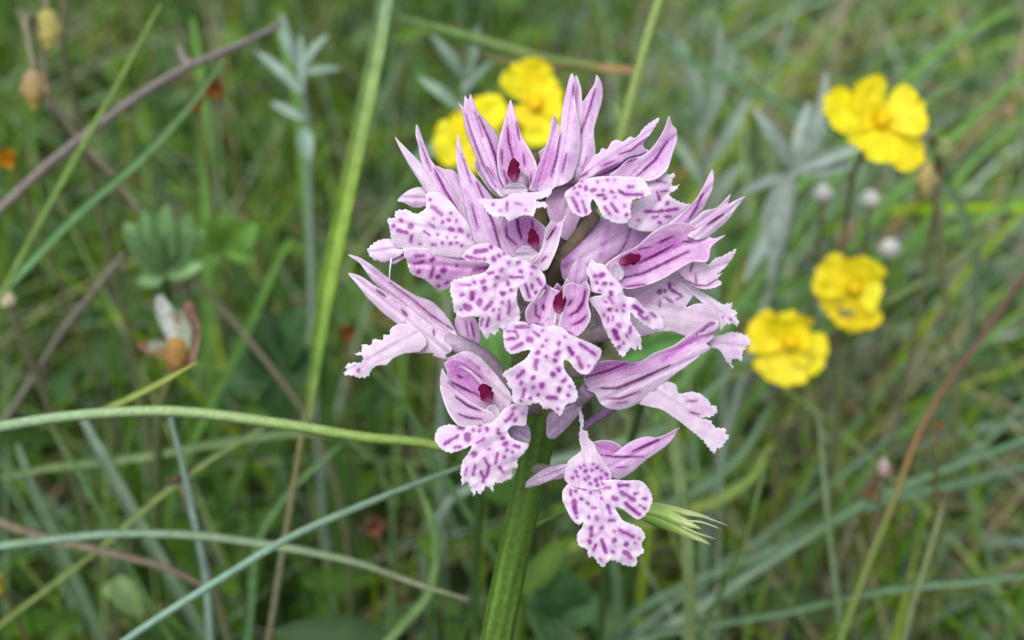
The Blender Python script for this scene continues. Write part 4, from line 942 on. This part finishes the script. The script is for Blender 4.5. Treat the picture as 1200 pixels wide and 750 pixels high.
bud(1107, 174, .28, 11, 13, g(140,152,96), g(120,140,84), None, 'round green bud beside the large rock rose')
for (px, py, r, lb) in [(965, 228, 12, 'first round white bud, furthest from the large rock rose'), (1020, 235, 12, 'second round white bud, between the other two white ones'), (1042, 293, 13, 'third round white bud, beside the middle rock rose')]:
    bud(px, py, .325, r * .95, r * .85, g(190,192,184), g(214,214,208), None, lb, grp='round white buds', ax=UPV, tip=False)
bud(990, 278, .325, 10, 17, g(150,140,100), g(160,140,120), None, 'brownish slender bud above the middle rock rose', ax=(UPV + RGT * .6).normalized())
bud(9, 353, .262, 9, 9, g(190,186,150), g(200,190,160), None, 'small cream round bud low under the narrow yellow green blade', ax=UPV)
bud(210, 560, .226, 5, 15, g(96,76,70), g(80,60,56), None, 'dark brown slender bud caught on the slanting blades', ax=(UPV * .8 + RGT).normalized())
bud(1036, 552, .27, 9, 10, g(120,70,60), g(180,170,165), None, 'dark red bud with a pale tip beside the lime stem', ax=UPV)

# -- withered white blossom with brown calyx
def withered():
    d = .252; c = at(205, 412, d); k = d * KW / 1200
    gp = Vector((c.x, c.y + .03, -.003)); o = empty('withered_flower', gp)
    tag(o, 'withered flower with folded whitish petal over a brown calyx', 'flower')
    for (x0, y0, x1, y1, w, ci, co) in [(212,420,188,344,22,g(150,160,140),g(206,212,206)),(204,420,174,398,22,g(140,130,100),g(186,196,176)),(216,424,216,360,34,g(170,180,160),g(160,176,150)),(222,430,226,352,34,g(170,130,110),g(166,130,116)),(214,420,160,402,16,g(150,110,80),g(150,120,90))]:
        V, F, CC = petal_data(at(x0, y0, d), at(x1, y1, d - .003), w * k, (-FWD + RGT * R.uniform(-.5, .5)).normalized(), .15, ci, co, .12, x1, 9, 7); link('petal', mesh('petal', V, F, CC), M_DRY, o)
    V, F, CC = blob_data(at(207, 414, d - .001), 15 * k, 13 * k, 20 * k, -UPV, 12, 8, g(170,140,70), g(140,96,60), .4); link('calyx', mesh('calyx', V, F, CC), M_DRY, o)
    C = spline3([at(207,424,d), at(196,450,d + .002), at(186,500,d + .008), gp]); n = len(C)
    V, F, CC = tube_data(C, rads(n, .0008, .001), 6, 0, ramp([g(120,110,80), GRN2], n)); link('stem', mesh('stem', V, F, CC), M_STEM, o)
withered()

# -- leafy plants: explicit leaves
def leaf_data(b, tip, wid, up, cols, fold=.25, curl=.12, n=9, K=2, wav=0.0):
    b, tip = Vector(b), Vector(tip); L = tip - b
    C = [b + L * (i / (n - 1)) + up * (curl * L.length * math.sin(math.pi * i / (n - 1))) for i in range(n)]
    w = [wid * (math.sin(math.pi * (.04 + .94 * i / (n - 1)) ** .85) ** .8 * (1 + wav * math.sin(i * 2.3)) + .03) for i in range(n)]
    return ribbon_data(C, w, up, fold, ramp(cols, n), 0, K)

def leafy(name, label, cat, stem, leaves, colr, d, group=None, scol=None, wr=.0008):
    S = [at(*p) for p in stem]; C = spline3(S + to_ground(S)); o = empty(name, C[-1]); tag(o, label, cat, group); n = len(C)
    V, F, CC = tube_data(C, rads(n, wr * .8, wr * 1.2), 6, 0, ramp([scol or GRN2, scol or GRN2], n)); link('stem', mesh('stem', V, F, CC), M_STEM, o)
    for (x0, y0, x1, y1, w, dz) in leaves:
        k = d * KW / 1200; v = R.uniform(.85, 1.15); c = tuple(q * v for q in colr)
        V, F, CC = leaf_data(at(x0, y0, d), at(x1, y1, d + dz), w * k, (-FWD + Vector((R.uniform(-.4, .4), 0, R.uniform(0, .6)))).normalized(), [tuple(q * .85 for q in c), c, tuple(q * 1.1 for q in c)])
        link('leaf', mesh('leaf', V, F, CC), M_LEAF, o)
    return o
leafy('trefoil_plant', 'plant with a tuft of soft light green leaves above the withered flower', 'plant', [(192,318,.275),(194,335,.278),(196,360,.285)],
      [(192,320,146,262,34,-.004),(192,318,170,246,32,-.006),(193,316,196,240,32,-.008),(194,318,222,250,34,-.006),(195,322,238,310,22,-.002),(192,322,160,330,24,0),(196,318,240,272,28,-.002)], g(108,146,92), .272)
leafy('trefoil_plant', 'plant with bright yellow green lobed leaf in the shade beside the trefoil', 'plant', [(262,290,.305),(280,330,.308),(310,390,.315)],
      [(262,290,232,262,34,-.004),(262,290,262,248,36,-.004),(264,290,300,262,38,-.003),(266,294,300,300,30,0),(262,296,236,306,24,0)], g(96,140,56), .305)
leafy('broad_leaf_plant', 'dark glossy broad leaved plant under the lime blade', 'plant', [(320,430,.33),(325,470,.335),(330,500,.34)],
      [(320,430,270,400,52,0),(322,432,360,360,54,-.006),(322,434,300,360,46,-.004),(324,440,380,420,50,0),(320,440,262,450,48,0),(324,446,340,500,50,.004)], g(56,92,48), .33)
leafy('broad_leaf_plant', 'green broad leaf held behind the orchid head, seen through its gaps', 'plant', [(780,404,.215),(760,440,.22),(750,480,.23)],
      [(730,420,812,396,30,.002),(738,424,800,420,34,.006)], g(78,130,58), .213)
leafy('broad_leaf_plant', 'fresh green leaf seen between the orchid blossoms', 'plant', [(575,405,.212),(570,430,.216),(568,470,.222)],
      [(590,440,566,372,34,0),(580,430,560,392,26,.004),(560,360,500,318,34,.004)], g(86,130,62), .212)
leafy('grey_herb', 'silvery grey green herb with radiating narrow leaves beside the large rock rose', 'herb', [(930,200,.30),(925,260,.305),(905,330,.31)],
      [(932,200,882,126,17,-.006),(930,200,948,120,18,.004),(934,200,1012,172,16,-.002),(934,204,1016,196,14,0),(928,204,890,262,18,.002),(930,206,902,330,22,.002),(926,240,872,330,20,.004),(932,198,968,84,22,.008),(928,206,862,230,15,.006)], g(140,156,146), .30, scol=SILV, wr=.0011)
leafy('grey_herb', 'silvery grey green herb standing behind the tall olive stem', 'herb', [(820,150,.33),(830,230,.335),(835,300,.34)],
      [(820,150,790,40,18,.004),(822,160,862,60,20,.004),(824,200,880,110,18,0),(826,220,780,150,14,.004),(828,250,872,190,18,0),(822,150,842,20,18,.006)], g(118,138,118), .33, scol=SILV)
leafy('grey_herb', 'silvery herb rising at the top between dry twig and lime blade', 'herb', [(352,82,.30),(360,150,.305),(362,220,.31)],
      [(352,82,330,14,15,0),(352,84,385,40,11,.004),(354,110,300,60,14,.004),(354,112,352,40,10,.002),(356,140,318,120,12,.004),(356,150,362,190,18,0),(352,86,400,80,10,.004)], g(138,164,148), .30, scol=SILV)
leafy('grey_herb', 'grey green herb with slender forked leaves above the lime blade tip', 'herb', [(545,95,.30),(540,160,.305),(535,230,.31)],
      [(545,95,505,40,14,0),(545,95,560,28,12,.004),(543,110,580,70,12,.004),(542,130,490,90,14,.002),(541,150,505,170,16,.002),(540,165,480,190,18,.002)], g(116,144,122), .30, scol=SILV)
leafy('broad_leaf_plant', 'dark green rounded leaf low behind the orchid stem', 'plant', [(655,700,.275),(660,740,.28),(662,780,.285)],
      [(655,720,660,668,66,-.004),(655,720,620,694,40,0),(660,724,700,700,44,0),(655,726,640,760,50,0)], g(58,96,50), .272)
leafy('broad_leaf_plant', 'small heart shaped pale leaf low in the shaded grass', 'plant', [(150,690,.262),(158,740,.268)],
      [(136,676,166,722,32,0),(150,692,120,690,24,.002)], g(110,138,82), .26)

# ------------------------------------------------------------------ the meadow beyond counting
def field():
    """grass, low leaves and litter that nobody could count, each as one mass"""
    rr = random.Random(5)
    def clear(P_):
        for p in P_:
            x, y, d = proj(p)
            if d < .232 and -60 < x < 1260 and -60 < y < 810: return False
        return True
    def spot(ymax=1.35):
        y = -.10 + (ymax + .10) * rr.random() ** 1.35
        half = .30 + .55 * max(0, y + .15)
        return rr.uniform(-half, half), y
    def bare(x, y, k): return noise.noise((x * 22, y * 16, k)) + .5 * noise.noise((x * 50, y * 40, k)) < -.13
    # blades
    PAL = [(g(102,128,62), 4), (g(90,116,52), 4), (g(72,102,44), 4), (g(124,144,72), 3), (g(118,144,116), 2), (g(104,132,102), 2), (g(140,152,132), 2), (g(150,134,100), 1), (g(128,110,86), 1), (g(126,150,64), 1)]
    def sat(c, k=1.42):
        m = sum(c) / 3; return tuple(max(0.004, m + (q - m) * k) for q in c)
    bag = [sat(c) for c, k in PAL for _ in range(k)]
    V, F, CC = [], [], []
    count = 0
    for t in range(26000):
        x, y = spot()
        if bare(x, y, 1.0): continue
        left = x < .02 + .06 * rr.random()
        if left and rr.random() < .45: continue
        H = rr.uniform(.05, .20) * (1 if rr.random() < .8 else 1.25) * (.75 if left else 1)
        az = rr.gauss(.25, .9) if x > 0 else rr.uniform(0, 6.28)
        lean = abs(rr.gauss(.45 if left else .75, .3)); dr = Vector((math.cos(az), math.sin(az), 0))
        n = 7; C = []
        for i in range(n):
            s = i / (n - 1); th = lean * (.35 + 1.3 * s)
            C.append(Vector((x, y, -.004)) + dr * (H * s * math.sin(th)) + Vector((0, 0, H * s * math.cos(th) * (1 - .12 * lean * s))))
        if not clear(C[2:]): continue
        w0 = rr.uniform(.0010, .0036); c = np.array(rr.choice(bag)) * rr.uniform(.75, 1.2)
        if x > .03 and y > .12 and rr.random() < .38: c = np.array(rr.choice([SILV, BLUE, g(146,160,140)])) * rr.uniform(.8, 1.15)
        if rr.random() < (.05 if left else .12): c = np.array(rr.choice([TAN, TAN2, g(120,104,92), g(140,126,110)]))
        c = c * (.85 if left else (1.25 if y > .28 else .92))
        cols = ramp([tuple(c * .8), tuple(c), tuple(c * 1.08)], n)
        w = [w0 * (1 - (i / (n - 1)) ** 2.2) + .0002 for i in range(n)]
        v, f_, cc = ribbon_data(C, w, Vector((rr.uniform(-1, 1), -1, rr.uniform(0, 1))).normalized(), .4, cols, rr.uniform(-1.5, 1.5), 1)
        b = len(V); V += v; F += [tuple(k + b for k in q) for q in f_]; CC += cc; count += 1
    o = link('meadow_grass', mesh('meadow_grass', V, F, CC), M_LEAF); tag(o, 'dense mixed green and bluish meadow grass around the orchid', 'grass', kind='stuff')
    # hair-thin pale blades in a tangle
    V, F, CC = [], [], []
    for t in range(5200):
        x, y = spot(.9)
        H = rr.uniform(.06, .19); az = rr.uniform(0, 6.28); dr = Vector((math.cos(az), math.sin(az), 0)); lean = rr.uniform(.15, 1.25); n = 7
        bend = Vector((-dr.y, dr.x, 0)) * rr.uniform(-.25, .25)
        C = [Vector((x, y, -.004)) + dr * (H * s_ * math.sin(lean * (.3 + s_))) + bend * (H * s_ * s_) + Vector((0, 0, H * s_ * math.cos(lean * (.3 + .8 * s_)))) for s_ in np.linspace(0, 1, n)]
        if not clear(C[2:]): continue
        c = np.array(rr.choice([g(146,166,112), g(134,160,130), g(160,160,120), g(120,150,84), g(158,170,150), g(112,142,70), g(104,138,62), g(124,154,78)])) * rr.uniform(.65, 1.05); c = np.array(sat(tuple(c), 1.25))
        w0 = rr.uniform(.0005, .0016)
        v, f_, cc = ribbon_data(C, [w0 * (1 - .8 * (i / (n - 1)) ** 2) for i in range(n)], Vector((rr.uniform(-1, 1), -1, rr.uniform(0, 1))).normalized(), .4, [tuple(c)] * n, rr.uniform(-1, 1), 1)
        b = len(V); V += v; F += [tuple(k + b for k in q) for q in f_]; CC += cc
    o = link('fine_grass', mesh('fine_grass', V, F, CC), M_LEAF); tag(o, 'tangle of hair-thin pale grass blades among the meadow grass', 'grass', kind='stuff')
    # low broad leaves
    V, F, CC = [], [], []
    for t in range(12000):
        x, y = spot(1.1)
        if x > .02 and rr.random() < .75: continue
        if bare(x, y, 1.0): continue
        h = rr.uniform(.005, .085) + (.05 if rr.random() < .12 else 0); az = rr.uniform(0, 6.28); L = rr.uniform(.009, .024)
        b0 = Vector((x, y, h)); tp = b0 + Vector((math.cos(az), math.sin(az), rr.uniform(-.5, .7))).normalized() * L
        if not clear([b0, tp]): continue
        c = np.array(rr.choice([g(56,88,38), g(66,100,42), g(80,114,50), g(60,92,48), g(96,130,54), g(100,128,84)])) * rr.uniform(.7, 1.1); c = np.array(sat(tuple(c), 1.3)) * .8
        v, f_, cc = leaf_data(b0, tp, L * rr.uniform(.22, .45), Vector((rr.uniform(-.5, .5), rr.uniform(-.8, .1), 1)).normalized(), [tuple(c * .85), tuple(c)], .3, rr.uniform(0, .2), 6, 1)
        b = len(V); V += v; F += [tuple(k + b for k in q) for q in f_]; CC += cc
        # its petiole down to the soil
        v, f_, cc = ribbon_data([Vector((x + rr.uniform(-.01, .01), y, -.003)), b0.lerp(Vector((x, y, 0)), .5), b0], [.0011, .001, .0009], Vector((0, -1, .2)), .2, [tuple(c * .8)] * 3, 0, 1)
        b = len(V); V += v; F += [tuple(k + b for k in q) for q in f_]; CC += cc
    o = link('ground_cover', mesh('ground_cover', V, F, CC), M_LEAF); tag(o, 'low dark green leaves covering the soil between the grass', 'ground cover', kind='stuff')
    # dead stalks lying about
    V, F, CC = [], [], []
    for t in range(3200):
        x, y = spot(1.1)
        if (x < .0 or y > .5) and rr.random() < .85: continue
        az = rr.gauss(.5, .7); L = rr.uniform(.03, .13); dr = Vector((math.cos(az), math.sin(az), rr.uniform(-.08, .3)))
        p = Vector((x, y, rr.uniform(.0, .035)))
        C = [p, p + dr * L * .5 + Vector((0, 0, rr.uniform(-.004, .008))), p + dr * L]
        if not clear(C): continue
        c = np.array(rr.choice([TAN, TAN2, GREYB, g(112,98,84), g(96,84,78), g(150,140,128)])) * rr.uniform(.45, 1.1)
        w = rr.uniform(.0008, .0028)
        v, f_, cc = ribbon_data(C, [w, w, w * .6], Vector((rr.uniform(-.6, .6), -.6, 1)).normalized(), .5, [tuple(c)] * 3, rr.uniform(-1, 1), 1)
        b = len(V); V += v; F += [tuple(k + b for k in q) for q in f_]; CC += cc
    o = link('dry_litter', mesh('dry_litter', V, F, CC), M_DRY); tag(o, 'tan and grey dead stalks littering the soil', 'litter', kind='stuff')
field()
